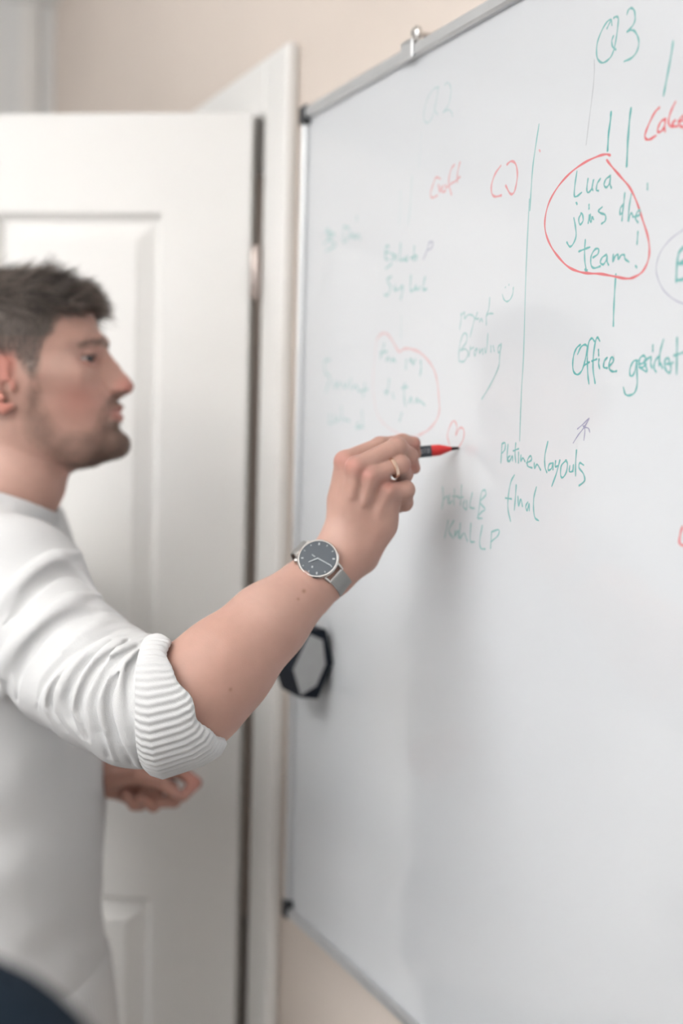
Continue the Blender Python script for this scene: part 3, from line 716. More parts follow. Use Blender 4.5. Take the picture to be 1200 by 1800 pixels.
FOLDS = [  # ridge lines (photo pixels), radius px
 ([(168,978),(140,974),(105,981),(63,1002),(21,1038),(0,1064),(-25,1100)], 15, 3),
 ([(186,1046),(140,1051),(98,1075),(56,1110),(21,1143),(5,1178),(8,1222)], 16, 4),
 ([(248,1099),(196,1090),(150,1112),(112,1142)], 10, 2),
 ([(262,1112),(205,1119),(160,1143),(128,1176),(108,1210),(98,1250)], 9, 3),
 ([(120,1165),(92,1211),(84,1246),(92,1272)], 8, 2),
 ([(264,1117),(208,1130),(172,1160),(146,1200),(136,1245),(146,1292)], 10, 3),
 ([(266,1122),(212,1146),(187,1188),(179,1232),(183,1288),(200,1334)], 11, 4),
 ([(268,1132),(230,1160),(212,1200),(208,1250),(222,1305),(246,1348)], 11, 4),
 ([(262,1130),(246,1170),(240,1220),(246,1280),(268,1350)], 10, 3)]
CREASES = [
 ([(168,1044),(150,1017),(129,1003),(105,1003),(80,1017),(56,1038),(31,1073),(8,1100)], 8),
 ([(212,1077),(168,1071),(122,1083),(80,1111),(45,1150),(28,1188),(30,1230)], 7),
 ([(259,1106),(217,1102),(175,1120),(140,1141),(105,1166),(75,1204),(66,1245)], 5),
 ([(119,1169),(96,1207),(90,1242),(112,1284)], 5),
 ([(196,1130),(154,1165),(129,1200),(117,1232),(121,1262),(137,1294)], 6),
 ([(224,1127),(177,1165),(150,1207),(140,1246),(150,1300)], 5),
 ([(241,1137),(198,1165),(177,1204),(165,1242),(174,1291),(190,1333)], 6.5),
 ([(224,1169),(201,1204),(193,1239),(203,1288),(231,1346)], 6),
 ([(250,1140),(230,1180),(226,1230),(236,1290),(258,1352)], 5)]
def on_cloth(ln):
    q = smooth_line(np.array([(a, b, 0.) for a, b in ln]), 4)
    w = march(cloth_base, q[:, 0], q[:, 1], 1.0, 1.60)
    ok = np.abs(cloth_base(w)) < .004; w = w[ok]
    return w, grad(cloth_base, w), np.clip(np.minimum(np.arange(len(w)), np.arange(len(w))[::-1])/4.0, 0.3, 1)
FOLD_C = []; CREASE_C = []
for (ln, r, out) in FOLDS:
    w, g, tap = on_cloth(ln); r_ = 1.55*r*w[:, 2]/F*tap
    FOLD_C.append((w - g*(r_*.45)[:, None], r_))
for (ln, r) in CREASES:
    w, g, tap = on_cloth(ln); r_ = 1.8*r*w[:, 2]/F*tap
    CREASE_C.append((w + g*(r_*.10)[:, None], r_))
def lines(q, w, r):
    e = None
    for i in range(len(w)-1):
        c = cone(q, w[i], w[i+1], r[i], r[i+1]); e = c if e is None else np.minimum(e, c)
    return e
def cloth_sdf(p):
    d = cloth_base(p).copy()
    near = np.abs(d) < .03
    if near.any():
        q = p[near]; dd_ = d[near]
        for kind, LS in ((0, FOLD_C), (1, CREASE_C)):
            for (w, r) in LS:
                m = (q > w.min(0) - .02).all(1) & (q < w.max(0) + .02).all(1)
                if not m.any(): continue
                e = lines(q[m], w, r)
                dd_[m] = smin(dd_[m], e, .0045) if kind == 0 else smax(dd_[m], -e, .0045)
        dd_ += .0024*vnoise(q*np.array((1, 1.6, 1)), 42, 3) + .0008*vnoise(q, 95, 5)
        d = d.copy(); d[near] = dd_
    cm = np.linalg.norm(p - COLC, axis=1) < .15
    if cm.any(): d[cm] = smin(d[cm], collar(p[cm]), .022)
    # neck hole
    d = smax(d, -(head_neck(p) - .002), .003)
    return d
def head_neck(p):
    l = h_loc(p)
    return chain(l, [((30, 735, 0), 72), ((32, 842, 0), 80), ((-6, 915, 0), 84)], 16)*HS

# ------------------------------------------------------------------ build the person
M_SKIN = mat('skin', (0.6, 0.36, 0.28), 0.52, attr=True, noise=0.07, nscale=70, bump=0.12, bscale=700, sss=0.12, spec=0.35)
M_SWEAT = mat('white_knit', (0.585, 0.587, 0.59), 0.95, noise=0.02, nscale=12, bump=0.35, bscale=900, spec=0.15)
M_HAIR = mat('dark_brown_hair', (0.05, 0.038, 0.03), 0.5, attr=True, noise=0.1, nscale=50, spec=0.4)
M_JEANS = mat('dark_denim', (0.022, 0.03, 0.05), 0.9, noise=0.15, nscale=80, bump=0.3, bscale=900)
M_SHOE = mat('white_leather', (0.7, 0.7, 0.69), 0.5, noise=0.05)
pelvis = to_world(C(8, 1800, 1.60)); feet = np.array((pelvis[0], pelvis[1], 0))
PERSON = empty('person', feet)
tag(PERSON, 'bearded man with short dark hair in white knit sweater writing on the whiteboard', 'person')
def to_mesh(name, v, f, m, parent, cols=None):
    w = to_world(v); f = np.asarray(f)
    a, b, c = w[f[:, 0]], w[f[:, 1]], w[f[:, 2]]
    if np.einsum('ij,ij->i', a - w.mean(0), np.cross(b-a, c-a)).sum() < 0: f = f[:, ::-1]
    return mesh_obj(name, w, f, m, parent, True, cols)

SK = np.array((0.452, 0.268, 0.217)); SK_RED = np.array((0.46, 0.188, 0.158)); SK_PALE = np.array((0.53, 0.35, 0.295))
HAIRC = np.array((0.120, 0.098, 0.085))
def mixc(c, t, k): return c*(1-k[:, None]) + np.asarray(t)*k[:, None]
def blob(x, y, cx, cy, r, ry=None): return np.exp(-(((x-cx)/r)**2 + ((y-cy)/(ry or r))**2))
HAIR_POLY = [(240,440),(240,530),(192,532),(166,548),(140,552),(112,550),(98,560),(93,580),(76,598),(70,615),(68,642),(60,668),(48,655),(36,634),(26,622),(-20,618),(-50,690),(-70,800),(-300,800),(-300,440)]
BEARD_POLY = [(60,664),(48,690),(40,722),(46,760),(60,780),(100,803),(140,838),(195,815),(232,812),(236,770),(226,742),(222,736),(206,742),(196,750),(182,735),(190,722),(206,712),(226,712),(226,694),(206,696),(188,708),(178,732),(172,756),(150,764),(110,762),(88,742),(72,710),(66,680)]
def head_pixels(v):
    l = h_loc(v); m = l.copy(); m[:, 2] = np.abs(m[:, 2])
    return (*proj(h_cam(m)), l)
def feather(x, y, poly, r=6, n=10):
    s = np.zeros(len(x))
    for k in range(n):
        t = 2*math.pi*k/n; s += in_poly(x + r*math.cos(t), y + r*math.sin(t), poly)
    return s/n
# head mesh
hv, hf = surface(head_sdf, h_cam((-100, 930, 135))[0]*0 + np.array((HC0[0]-.125, HC0[1]-.215, HC0[2]-.10)), np.array((HC0[0]+.135, HC0[1]+.13, HC0[2]+.10)), .0017, margin=1.6)
hv = relax(hv, hf, 1, .4)
ix, iy, il = head_pixels(hv)
hc = np.tile(SK, (len(hv), 1))
hc = mixc(hc, SK_RED, .50*blob(ix, iy, 140, 700, 42, 36)); hc = mixc(hc, SK_RED, .75*blob(ix, iy, 222, 678, 20, 16))
hc = mixc(hc, SK_PALE, .6*blob(ix, iy, 110, 640, 40, 30)); hc = mixc(hc, SK_PALE, .35*blob(ix, iy, 20, 820, 60, 70))
hc = mixc(hc, (0.54, 0.19, 0.15), .65*np.clip((np.abs(il[:, 2])-100)/8, 0, 1)*(il[:, 0] < 58)*(il[:, 1] > 620))
lip = np.clip(feather(ix, iy, [(188,726),(205,714),(226,712),(226,742),(206,742)], 3), 0, 1)
hc = mixc(hc, (0.44, 0.19, 0.165), .65*lip)
bd = feather(ix, iy, BEARD_POLY, 9)*(1 - .9*lip)*(np.abs(il[:, 2]) > -1)
dens = .50 + .28*np.clip((ix-150)/50, 0, 1)
hc = mixc(hc, (0.115, 0.078, 0.058), bd*dens*np.clip(.8 + .35*vnoise(hv, 260, 9), 0, 1))
brow = feather(ix, iy, [(136,606),(158,597),(180,596),(200,604),(200,614),(180,608),(158,605),(140,612)], 3)
hc = mixc(hc, (0.12, 0.08, 0.06), .65*brow)
lash = np.exp(-((il[:, 1]-630.5-.08*(np.abs(il[:, 2])-43))/2.6)**2)*(np.abs(np.abs(il[:, 2])-45) < 20)*(il[:, 0] > 158)
hc = mixc(hc, (0.10, 0.055, 0.045), .8*lash)
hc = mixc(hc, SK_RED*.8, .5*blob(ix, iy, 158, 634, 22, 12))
hr = feather(ix, iy, HAIR_POLY, 7)*(il[:, 0] < 172)
hc = mixc(hc, HAIRC*1.25, hr*np.where(iy > 590, .80, 1.0))
# arm and hand mesh
av, af = surface(arm_sdf, np.array((C(250,1300,1.2)[0]-.02, C(300,1330,1.2)[1], 1.13)), np.array((C(745,900,1.33)[0], C(600,745,1.33)[1]+.004, 1.365)), .00145, margin=1.4)
av = relax(av, af, 1, .35)
ax_, ay_ = proj(av)
ac = np.tile(SK*1.02, (len(av), 1))
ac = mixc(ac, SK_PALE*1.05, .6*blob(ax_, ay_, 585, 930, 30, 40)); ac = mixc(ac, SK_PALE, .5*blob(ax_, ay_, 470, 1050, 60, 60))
for (cx, cy) in ((596,806),(617,816),(643,832),(682,851)): ac = mixc(ac, SK_RED*1.05, .55*blob(ax_, ay_, cx, cy, 16, 14))
for (cx, cy) in ((733,782),(728,822)): ac = mixc(ac, SK_RED*1.05, .6*blob(ax_, ay_, cx, cy, 12))
ac = mixc(ac, (0.20, 0.09, 0.06), .8*blob(ax_, ay_, 534, 1039, 3.2)); ac = mixc(ac, (0.25, 0.12, 0.08), .6*blob(ax_, ay_, 524, 1053, 2.5)); ac = mixc(ac, (0.25, 0.12, 0.08), .6*blob(ax_, ay_, 405, 1212, 3))
# left hand mesh
lv_, lf_ = surface(left_sdf, np.array((C(120,1400,1.7)[0], C(200,1445,1.66)[1], 1.57)), np.array((C(365,1400,1.66)[0], C(200,1310,1.66)[1], 1.74)), .00165)
lc = np.tile(SK*np.array((.97, .90, .88)), (len(lv_), 1))
lx_, ly_ = proj(lv_); lc = mixc(lc, SK_RED*1.1, .5*blob(lx_, ly_, 340, 1375, 22))
# trunk and limbs under the clothes (coarse)
def under(p):
    d = torso_sdf(p, .022)
    d = smin(d, chain(p, [px(25,1035,1.42,62), px(150,1175,1.325,62), px(318,1240,1.225,66)], .02), .03)
    d = smin(d, chain(p, [px(-10,985,1.76,60), px(-35,1150,1.82,52), px(-5,1265,1.80,46), px(110,1330,1.72,36)], .02), .03)
    return smin(d, head_neck(p) + .004, .02)
uv_, uf_ = surface(under, (-.66, -.62, 1.15), (-.13, .06, 1.92), .007, margin=2.5)
uc = np.tile(SK, (len(uv_), 1))
bv = np.vstack([hv, av, lv_, uv_]); bf = np.vstack([hf, af + len(hv), lf_ + len(hv) + len(av), uf_ + len(hv) + len(av) + len(lv_)])
body = to_mesh('body', bv, bf, M_SKIN, PERSON, np.clip(np.vstack([hc, ac, lc, uc]), 0, 1))
# eyes
M_EYE = mat('eye_white', (0.42, 0.36, 0.34), 0.2, noise=0.02); M_IRIS = mat('dark_iris', (0.035, 0.03, 0.028), 0.12, noise=0.1)
for e in EYE:
    c = to_world(h_cam(e)[0]); fwd = to_world(h_cam((e[0]+10, e[1]+.5, e[2]+3.2))[0]) - c
    prof = [(-18.3*math.cos(t)*HS, max(18.3*math.sin(t)*HS, 1e-5)) for t in np.linspace(0.05, math.pi-.05, 14)]
    eo = MB().lathe(prof, c, fwd, 24).build('eye', M_EYE, body, True)
    prof = [(18.7*math.cos(t)*HS, max(18.7*math.sin(t)*HS, 1e-5)) for t in np.linspace(0.02, .66, 6)][::-1]
    MB().lathe(prof, c, fwd, 24).build('iris', M_IRIS, body, True)
# sweater
sv, sf = surface(cloth_sdf, (-.66, -.69, 1.13), (-.125, .055, 1.92), .0046, margin=1.6)
blo = np.array((C(-60, 900, 1.45)[0], C(0, 1385, 1.25)[1], 1.12)); bhi = np.array((C(285, 900, 1.20)[0], C(0, 835, 1.5)[1], 1.55))
inside = ((sv > blo + .006) & (sv < bhi - .006)).all(1); sf = sf[~inside[sf].all(1)]
fv, ff = surface(cloth_sdf, blo, bhi, .0019, margin=1.5)
fv = relax(fv, ff, 1, .35)
sf = np.vstack([sf, ff + len(sv)]); sv = np.vstack([sv, fv])
sweater = to_mesh('sweater', sv, sf, M_SWEAT, PERSON); sweater['label'] = 'white knit sweater with sleeves pushed up'
# ribbed cuff
CUFF = [((254,1121), (258,1350), 1.226, .066), ((262,1117), (270,1360), 1.225, .071), ((272,1115), (290,1366), 1.2235, .0725), ((281,1116), (324,1355), 1.222, .0715), ((288,1119), (360,1343), 1.2205, .0690), ((293,1123), (388,1325), 1.2195, .0660),
        ((296,1127), (398,1306), 1.219, .0640), ((297,1131), (394,1296), 1.2192, .0620), ((294,1136), (384,1294), 1.2195, .0605), ((284,1140), (362,1300), 1.2205, .059), ((272,1146), (330,1310), 1.222, .058)]
NS = 432; cv = []; cf = []
for i, (T, B, Z, dr) in enumerate(CUFF):
    t3 = C(*T, Z); b3 = C(*B, Z); cc = (t3+b3)/2; hvv = (t3-b3)/2
    axx = unit(np.cross(hvv, (0, 0, 1.0)))
    for k in range(NS):
        th_ = 2*math.pi*k/NS
        ribv = (.00065 if 1 <= i <= 7 else .0004)*math.cos(54*th_) if i < 9 else 0
        wob = .0022*math.sin(5*th_ + .6)*(1 if 4 <= i <= 7 else .2) + .0016*math.sin(9*th_)*(1 if 5 <= i <= 7 else 0)
        r = 1 + ribv/.06
        cv.append(cc + hvv*math.cos(th_)*r + np.array((0, 0, -1))*math.sin(th_)*dr*r + axx*wob)
for i in range(len(CUFF)-1):
    for k in range(NS):
        q = (k+1) % NS; cf.append((i*NS+k, i*NS+q, (i+1)*NS+q, (i+1)*NS+k))
co = to_mesh('cuff', np.array(cv), np.array(cf), M_SWEAT, PERSON); co['label'] = 'ribbed knit cuff pushed up to the elbow'
# ribbed hem of the sweater
ts = TZ/F; hv_ = []; hf_ = []; NH = 720; rowsH = [(1690, .0), (1700, .0045), (1720, .006), (1800, .0065), (1860, .0065), (1872, .004), (1874, -.006), (1850, -.01)]
for i, (y, o) in enumerate(rowsH):
    yy = min(max(y, TT[0, 0]), TT[-1, 0]); xf = np.interp(yy, TTd, TTs[:, 0]); xb = np.interp(yy, TTd, TTs[:, 1]); w = np.interp(yy, TTd, TTs[:, 2])/ts
    for k in range(NH):
        t = 2*math.pi*k/NH; c_, s_ = math.cos(t), math.sin(t); e = 2/2.3
        rb = 1 + (o + (.0011*math.cos(120*t) if 1 <= i <= 5 else 0))/.13
        hx = (xf+xb)/2 + (xf-xb)/2*abs(c_)**e*np.sign(c_)*rb; hs = w*abs(s_)**e*np.sign(s_)*rb
        hv_.append(((hx-600)*ts, -(y-900)*ts, TZ + hs*ts))
for i in range(len(rowsH)-1):
    for k in range(NH):
        q = (k+1) % NH; hf_.append((i*NH+k, i*NH+q, (i+1)*NH+q, (i+1)*NH+k))
ho = to_mesh('hem', np.array(hv_), np.array(hf_), M_SWEAT, PERSON)
# trousers and shoes (below the frame)
def W2(p): return to_cam(p)
side = unit(np.array((*(to_world(C(0, 900, 1.7)) - to_world(C(0, 900, 1.6)))[:2], 0))); fw3 = unit(np.array((*(to_world(C(100, 900, 1.6)) - to_world(C(0, 900, 1.6)))[:2], 0)))
hipc = pelvis + np.array((0, 0, -0.10))
def legs(p):
    d = None
    for s in (-1, 1):
        h_ = hipc + side*s*.095 + np.array((0, 0, -.03)); kn = np.array((*(feet + side*s*.11 + fw3*.03)[:2], .48)); an = np.array((*(feet + side*s*.12 - fw3*.01)[:2], .09))
        e = chain(p, [(h_, .098), (kn, .074), (an, .066)], .03); d = e if d is None else smin(d, e, .03)
    d = smin(d, cone(p, hipc + side*.07, hipc - side*.07, .095, .095), .05)
    return np.maximum(d, .055 - p[:, 2])
def mesh_w(name, fn, lo, hi, h, m):
    v, f = surface(fn, lo, hi, h, margin=2.5)
    a, b, c = v[f[:, 0]], v[f[:, 1]], v[f[:, 2]]
    if np.einsum('ij,ij->i', a - v.mean(0), np.cross(b-a, c-a)).sum() < 0: f = f[:, ::-1]
    return mesh_obj(name, v, f, m, PERSON, True)
mesh_w('trousers', legs, hipc - np.array((.36, .36, hipc[2] - .03)), hipc + np.array((.36, .36, .16)), .008, M_JEANS)
for s in (-1, 1):
    a0 = np.array((*(feet + side*s*.12 - fw3*.03)[:2], .045)); a1 = np.array((*(feet + side*s*.13 + fw3*.16)[:2], .036))
    fn = lambda p: np.maximum(smin(cone(p, a0, a1, .044, .04), cone(p, a0 + (0, 0, .03), a0 + (0, 0, .06), .038, .05), .03), .002 - p[:, 2])
    lo = np.minimum(a0, a1) - .07; hi = np.maximum(a0, a1) + .12; lo[2] = -.02
    mesh_w('shoe', fn, lo, hi, .006, M_SHOE)

# ------------------------------------------------------------------ hair
def strands(name, roots, dirs, length, nseg, r0, fn, parent, cols, lift0, lift1, droop=0.0, curl=0.0, bias=None):
    n = len(roots); p = roots.copy(); d = dirs.copy(); P = [p.copy()]
    step = (length/nseg)[:, None] if np.ndim(length) else length/nseg
    for i in range(nseg):
        d = d + curl*RNG.normal(size=d.shape) + np.array((0, -droop, 0))
        d /= np.linalg.norm(d, axis=1)[:, None]
        p = p + d*step
        if fn is not None:
            tgt = lift0 + (lift1 - lift0)*(i+1)/nseg
            s = fn(p); g = grad(fn, p)
            push = np.where(s < tgt, tgt - s, 0)[:, None]
            p = p + g*push
            d = d - g*(np.einsum('ij,ij->i', d, g)*np.where(s < tgt, .7, .15))[:, None]; d /= np.linalg.norm(d, axis=1)[:, None]
        P.append(p.copy())
    P = np.array(P); T = np.gradient(P, axis=0); T /= np.linalg.norm(T, axis=2)[:, :, None] + 1e-12
    u = np.cross(T, np.array((.31, .22, .93))); u /= np.linalg.norm(u, axis=2)[:, :, None]; w = np.cross(T, u)
    rr = r0*np.clip(1 - (np.arange(nseg+1)/nseg)**2.5*.85, .1, 1)
    V_ = []
    for k in range(3):
        t = 2*math.pi*k/3; V_.append(P + (u*math.cos(t) + w*math.sin(t))*rr[:, None, None])
    V_ = np.stack(V_, 2)                     # seg, n, 3, 3
    verts = V_.transpose(1, 0, 2, 3).reshape(-1, 3)
    base = (np.arange(n)*(nseg+1)*3)[:, None, None]
    fa = []
    for i in range(nseg):
        for k in range(3):
            q = (k+1) % 3; fa.append((i*3+k, i*3+q, i*3+3+q, i*3+3+k))
    faces = (base + np.array(fa)[None]).reshape(-1, 4)
    cc = np.repeat(cols, (nseg+1)*3, axis=0)
    return to_mesh(name, verts, faces, M_HAIR, parent, cc)
hn = grad(head_sdf, hv)
def pick(mask, n):
    i = np.flatnonzero(mask); return RNG.choice(i, size=min(n, len(i)), replace=False) if len(i) >= n else RNG.choice(i, size=n)
haird = feather(ix, iy, HAIR_POLY, 2) > .5
is_long = haird & (il[:, 1] + 26*vnoise(hv, 90, 21) + RNG.normal(size=len(hv))*7 < 556) & (il[:, 0] < 168)
k = pick(is_long, 6500); n = len(k)
cl = RNG.integers(0, 400, n)                  # tufts share a direction and a shade
cd = RNG.normal(size=(400, 3))*.24; cs = RNG.uniform(.45, 2.3, 400)
tuft = np.floor(hv[k]/.009).astype(int) @ np.array((7, 131, 977)) % 400
d0 = hn[k]*(.22 + .3*np.clip((il[k, 0]-110)/40, 0, 1))[:, None] + np.array((.85, .10, 0)) + cd[tuft] + RNG.normal(size=(n, 3))*.10
d0 /= np.linalg.norm(d0, axis=1)[:, None]
ln = .028 + .012*RNG.random(n) - .003*(il[k, 0] > 120)
shade = HAIRC[None]*(cs[tuft]*RNG.uniform(.8, 1.25, n))[:, None]
hair = strands('hair', hv[k], d0, ln, 6, .00042, head_sdf, PERSON, shade, .002, .006, droop=.04, curl=.05)
hair['label'] = 'short dark brown hair swept forward'; hair['kind'] = 'stuff'
k = pick(haird & ~is_long, 6500); n = len(k)
d0 = hn[k]*.35 + np.array((-.15, -.85, 0)) + RNG.normal(size=(n, 3))*.15; d0 /= np.linalg.norm(d0, axis=1)[:, None]
lk = .0045 + .006*np.clip((640-iy[k])/90, 0, 1)
sh = strands('short_hair', hv[k], d0, lk, 3, .00026, head_sdf, PERSON, HAIRC[None]*RNG.uniform(.9, 2.1, n)[:, None], .0008, .0026)
sh['kind'] = 'stuff'
k = pick(RNG.random(len(hv)) < bd*np.clip(.45 + .5*np.clip((ix-120)/60, 0, 1), 0, 1), 5200); n = len(k)
d0 = hn[k]*.6 + np.array((.25, -.75, 0)) + RNG.normal(size=(n, 3))*.25; d0 /= np.linalg.norm(d0, axis=1)[:, None]
be = strands('beard', hv[k], d0, .0022 + .0020*RNG.random(n), 3, .00017, None, PERSON, np.array((.13, .09, .07))[None]*RNG.uniform(.7, 1.9, n)[:, None], 0, 0)
be['kind'] = 'stuff'
k = pick(brow > .4, 380); n = len(k)
d0 = hn[k]*.45 + np.array((-.7, .25, 0)) + RNG.normal(size=(n, 3))*.2; d0 /= np.linalg.norm(d0, axis=1)[:, None]
eb = strands('eyebrow', hv[k], d0, .0055 + .002*RNG.random(n), 3, .0002, None, PERSON, HAIRC[None]*RNG.uniform(.8, 1.5, n)[:, None], 0, 0)
eb['kind'] = 'stuff'

# ------------------------------------------------------------------ marker in the hand
M_PENB = mat('dark_grey_pen_barrel', (0.055, 0.068, 0.085), 0.45, noise=0.08); M_PENR = mat('red_pen_plastic', (0.62, 0.03, 0.03), 0.35, noise=0.05)
M_NIB = mat('soaked_nib', (0.03, 0.012, 0.014), 0.8, noise=0.1); M_PRINT = mat('pale_print', (0.45, 0.48, 0.52), 0.5, noise=0.1)
tip = on_x(806, 787.5, BOARD_X - .0006); tz = to_cam(tip)[2]
back = V(604, 808, tz + .006); pd = unit(back - tip)
MK = empty('marker_pen', tip); tag(MK, 'red whiteboard marker with dark grey barrel held in the right hand', 'marker')
k1 = 1/ (F/tz)
MB().lathe([(0, .0009), (.0015, .0016), (.0085, .0021)], tip, pd, 16).build('nib', M_NIB, MK, True)
MB().lathe([(.0078, .0022), (.010, .0028), (.018, .0052), (.0205, .0060), (.0290, .0062)], tip, pd, 24).build('grip_collar', M_PENR, MK, True)
MB().lathe([(.0290, .0060), (.0295, .0063), (.118, .0063), (.122, .0055)], tip, pd, 24).build('barrel', M_PENB, MK, True)
vcam = unit(CAM - tip); upv = unit(np.cross(pd, vcam))
pr = MB()
for (s0, s1, h0) in ((.031, .0335, .0), (.035, .0365, .0006), (.0375, .041, .0), (.0425, .0435, -.0005)):
    for a_ in (0.25, -0.15):
        cs_ = unit(vcam + upv*a_)*.00640
        q = [tip + pd*s_ + cs_ + upv*o_ for (s_, o_) in ((s0, h0-.0004), (s1, h0-.0004), (s1, h0+.0004), (s0, h0+.0004))]
        pr.add(q, [(0, 1, 2, 3)])
pr.build('printed_lettering', M_PRINT, MK)

# ------------------------------------------------------------------ ring
M_GOLD = mat('rose_gold', (0.80, 0.58, 0.46), 0.25, metal=1.0, noise=0.03)
(fa_, ra_), (fb_, rb_) = FING[2][0], FING[2][1]
t_ = .74; rc_ = fa_ + (fb_-fa_)*t_; rr_ = ra_ + (rb_-ra_)*t_
w0 = to_world(rc_); wd = unit(to_world(fb_) - to_world(fa_)); rr_ += .0004
ringo = MB().lathe([(-.0020, rr_), (-.0018, rr_+.0010), (0, rr_+.0013), (.0018, rr_+.0010), (.0020, rr_)], w0, wd, 40).build('finger_ring', M_GOLD, None, True)
tag(ringo, 'thin rose gold band on the ring finger of the writing hand', 'ring')

# ------------------------------------------------------------------ wristwatch
wc = C(559, 983, 1.2615); wn = WN_; wx = wa; wy = WB_             # centre, normal, along arm, across arm
WT = empty('wristwatch', to_world(wc)); tag(WT, 'silver wristwatch with dark grey dial and mesh strap on the right wrist', 'watch')
def cdir(v): return to_world(wc + v) - to_world(wc)
M_DIAL = mat('slate_dial', (0.050, 0.065, 0.082), 0.12, spec=0.9, noise=0.03); M_MESH = mat('steel_mesh', (0.30, 0.30, 0.295), 0.42, metal=0.85, noise=0.15, nscale=900, bump=0.6, bscale=1800)
M_MARK = mat('silver_marks', (0.40, 0.43, 0.45), 0.35, metal=0.4, noise=0.03)
nW = cdir(wn); cW = to_world(wc)
case = MB().lathe([(-.0075, .0165), (-.0065, .0198), (-.001, .0212), (.0012, .0212), (.0024, .0200), (.0024, .0192), (.0014, .0190)], cW, nW, 64).build('case', M_STEEL, WT, True)
MB().lathe([(-.001, .0186), (.0017, .0189)], cW, nW, 64).build('dial', M_DIAL, WT, True)
imx = unit(np.array((1, 0, 0)) - wn*wn[0]); imy = unit(np.array((0, 1, 0)) - wn*wn[1]); imy = unit(imy - imx*(imy @ imx))
def dial_bar(name, a, b, w, h=.0019):
    """bar on the dial between two points given in mm right / up of its centre"""
    a = np.array(a)*.001; b = np.array(b)*.001; t = unit(b-a); nrm_ = np.array((-t[1], t[0]))*w*.0005
    q = [wc + imx*p_[0] + imy*p_[1] + wn*h for p_ in (a-nrm_, b-nrm_*.7, b+nrm_*.7, a+nrm_)]
    return MB().prism([to_world(k_) for k_ in q], nW*.0004).build(name, M_MARK, WT)
dial_bar('minute_hand', (0, 0), (13.2, -8.2), 1.0, .0021); dial_bar('hour_hand', (.3, .2), (-9.6, -4.0), 1.2, .0024); dial_bar('seconds_hand', (-3, 2.0), (-6.2, 4.6), .9)
dial_bar('sub_dial', (-6.2, -8.6), (-5.0, -9.2), 2.2)
for q in range(12):
    t = math.radians(30*q + 4); r1 = 17.2; r0 = 14.8 if q % 3 == 0 else 15.8
    dial_bar('hour_mark', (r0*math.sin(t), r0*math.cos(t)), (r1*math.sin(t), r1*math.cos(t)), 1.5 if q % 3 == 0 else .8)
MB().lathe([(0, .0030), (.0035, .0030), (.0040, .0022)], to_world(wc + (-wx*.0 - imx)*.0205 - wn*.002), cdir(-imx), 16).build('crown', M_STEEL, WT, True)
# lugs and strap loop
for sy_ in (-1, 1):
    for sx_ in (-1, 1):
        a = wc + wy*sy_*.0165 + wx*sx_*.0100 - wn*.003; b = wc + wy*sy_*.0235 + wx*sx_*.0092 - wn*.0075
        MB().lathe([(0, .0019), (np.linalg.norm(b-a), .0017)], to_world(a), to_world(b) - to_world(a), 10).build('lug', M_STEEL, WT, True)
sc_ = wc - wn*.0262; prof = []
for q in range(81):
    t = math.radians(43 + (360-86)*q/80)
    prof.append((sc_ + wn*math.cos(t)*.0248 + wy*math.sin(t)*.0330, unit(wn*math.cos(t)/.0248 + wy*math.sin(t)/.033)))
sv2 = []; sf2 = []
for (c_, n_) in prof:
    for (o, hgt) in ((-.0090, 0), (.0090, 0), (.0090, .0016), (-.0090, .0016)): sv2.append(to_world(c_ + wx*o + n_*hgt))
for i in range(80):
    for k_ in range(4): q = (k_+1) % 4; sf2.append((i*4+k_, i*4+q, i*4+4+q, i*4+4+k_))
sf2 += [(0, 3, 2, 1), (320, 321, 322, 323)]
MB().add(sv2, sf2).build('strap', M_MESH, WT)
for i in (0, 80):
    c_, n_ = prof[i]
    MB().lathe([(-.0095, .0013), (.0095, .0013)], to_world(c_ + n_*.0008), cdir(wx), 12).build('strap_bar', M_STEEL, WT, True)

# ------------------------------------------------------------------ board eraser stuck near the frame
M_FELT = mat('grey_felt', (0.36, 0.365, 0.37), 0.95, noise=0.08, nscale=60, bump=0.5, bscale=900); M_NAVY = mat('black_eraser_shell', (0.008, 0.011, 0.018), 0.7, noise=0.1, spec=0.2)
cB = on_x(586, 1168, BOARD_X); yE = cB[1]
def on_y(px_, py_, Y):
    d = to_world(C(px_, py_, 1.0)) - CAM
    return CAM + d*(Y - CAM[1])/d[1]
outl = [on_y(a, b, yE) for a, b in ((546,1106),(577,1106),(589,1166),(562,1229),(530,1226),(514,1178))]
gx = max(p[0] for p in outl); outl = [p + np.array((BOARD_X - .0005 - gx, 0, 0)) for p in outl]
ER = empty('board_eraser', (BOARD_X - .02, yE + .03, min(p[2] for p in outl)))
tag(ER, 'black six-sided board eraser with grey face on the left edge of the whiteboard', 'eraser')
MB().prism(outl, (0, .062, 0)).build('shell', M_NAVY, ER)
cen = np.mean(outl, axis=0); inn = [cen + (p-cen)*s_ for p, s_ in zip(outl, (.86, .70, .60, .60, .92, .88))]
MB().prism([p - np.array((0, .0015, 0)) for p in inn], (0, .004, 0)).build('felt_pad', M_FELT, ER)

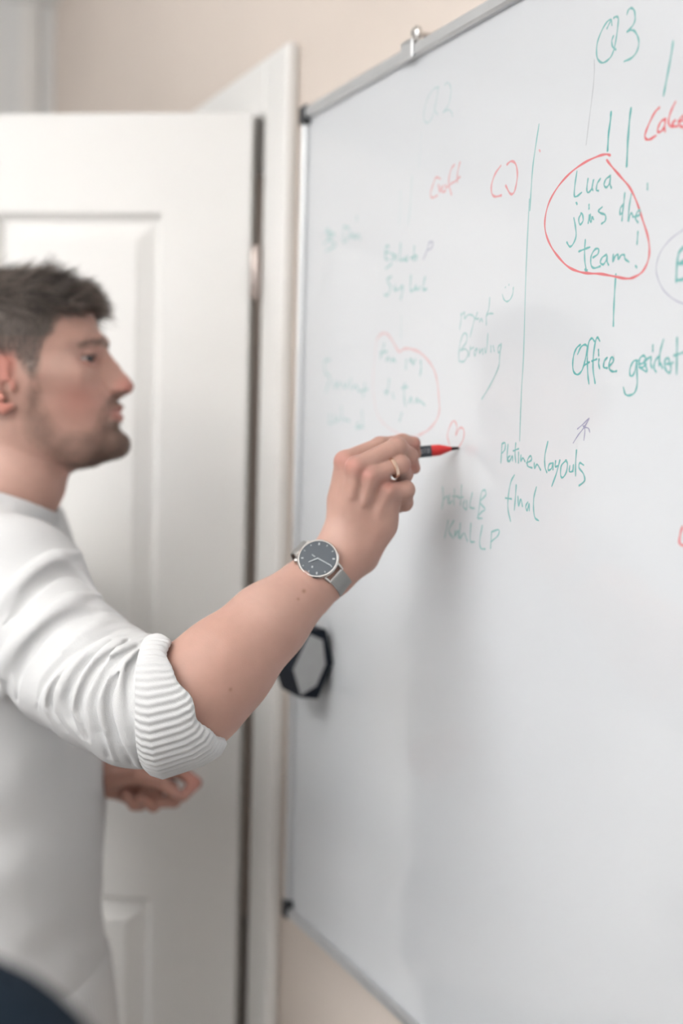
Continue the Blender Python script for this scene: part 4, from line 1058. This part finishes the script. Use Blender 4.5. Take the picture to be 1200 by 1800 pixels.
# ------------------------------------------------------------------ dark chair in the foreground
M_CHAIR = mat('navy_chair_fabric', (0.006, 0.012, 0.020), 0.9, spec=0.15, noise=0.15, nscale=200, bump=0.3, bscale=600)
cz = 0.60; ctr = V(-60, 1735, cz)
fx = unit(np.array((1, 0, 0)) * 1.0); 
rt = unit(np.array((*(V(100, 1700, cz) - V(0, 1700, cz))[:2], 0))); fwd_ = unit(np.array((*(V(0, 900, 1) - V(0, 900, .5))[:2], 0)))
fwd_ = unit(fwd_ - rt*(fwd_ @ rt))
top_r = V(300, 1800, cz); top_z = V(0, 1662, cz)[2]
c0 = np.array((*(top_r - rt*.235)[:2], 0))
CH = empty('office_chair', c0 + fwd_*-.18); tag(CH, 'dark navy office chair back close in front at the bottom left', 'chair')
def CP(r, f, z): return c0 + rt*r + fwd_*f + np.array((0, 0, z))
def back_sdf(p):
    q = p - c0; r = q @ rt; f = q @ fwd_; z = q[:, 2] - (top_z - .31)
    bend = .05*(r/.22)**2
    dr = np.abs(r) - .135; dz = np.abs(z) - .21; df = np.abs(f + bend) - .008
    o = np.sqrt(np.maximum(dr, 0)**2 + np.maximum(dz, 0)**2) + np.minimum(np.maximum(dr, dz), 0) - .085
    return np.sqrt(np.maximum(o, 0)**2 + np.maximum(df, 0)**2) + np.minimum(np.maximum(o, df), 0) - .018
v, f = surface(back_sdf, c0 + np.array((-.33, -.33, top_z-.70)), c0 + np.array((.33, .33, top_z+.06)), .007, margin=2.5)
def fixf(v, f):
    a, b, c = v[f[:, 0]], v[f[:, 1]], v[f[:, 2]]
    return f[:, ::-1] if np.einsum('ij,ij->i', a - v.mean(0), np.cross(b-a, c-a)).sum() < 0 else f
mesh_obj('backrest', v, fixf(v, f), M_CHAIR, CH, True)
def seat_sdf(p):
    q = p - CP(0, -.22, .47); r = np.abs(q @ rt) - .16; f_ = np.abs(q @ fwd_) - .16
    o = np.sqrt(np.maximum(r, 0)**2 + np.maximum(f_, 0)**2) + np.minimum(np.maximum(r, f_), 0) - .06
    dz = np.abs(q[:, 2]) - .02
    return np.sqrt(np.maximum(o, 0)**2 + np.maximum(dz, 0)**2) + np.minimum(np.maximum(o, dz), 0) - .025
s0_ = CP(0, -.22, .47)
v, f = surface(seat_sdf, s0_ - np.array((.36, .36, .07)), s0_ + np.array((.36, .36, .07)), .009, margin=2.5)
mesh_obj('seat', v, fixf(v, f), M_CHAIR, CH, True)
MB().lathe([(0, .02), (np.linalg.norm(CP(0, .035, top_z-.4) - CP(0, -.1, .44)), .016)], CP(0, -.1, .44), CP(0, .035, top_z-.4) - CP(0, -.1, .44), 14).build('back_support', M_BLACK, CH, True)
MB().lathe([(0, .026), (.33, .026)], CP(0, -.22, .11), (0, 0, 1), 16).build('gas_column', M_STEEL, CH, True)
for q in range(5):
    t = 2*math.pi*q/5 + .3; e = CP(.29*math.cos(t), -.22 + .29*math.sin(t), .075); b = CP(0, -.22, .12)
    leg = MB().lathe([(0, .022), (np.linalg.norm(e-b), .014)], b, e-b, 12).build('base_leg', M_BLACK, CH, True)
    MB().lathe([(-.012, .018), (-.011, .028), (.011, .028), (.012, .018)], np.array((e[0], e[1], .0285)), (math.sin(t), -math.cos(t), 0), 16).build('caster', M_BLACK, leg, True)
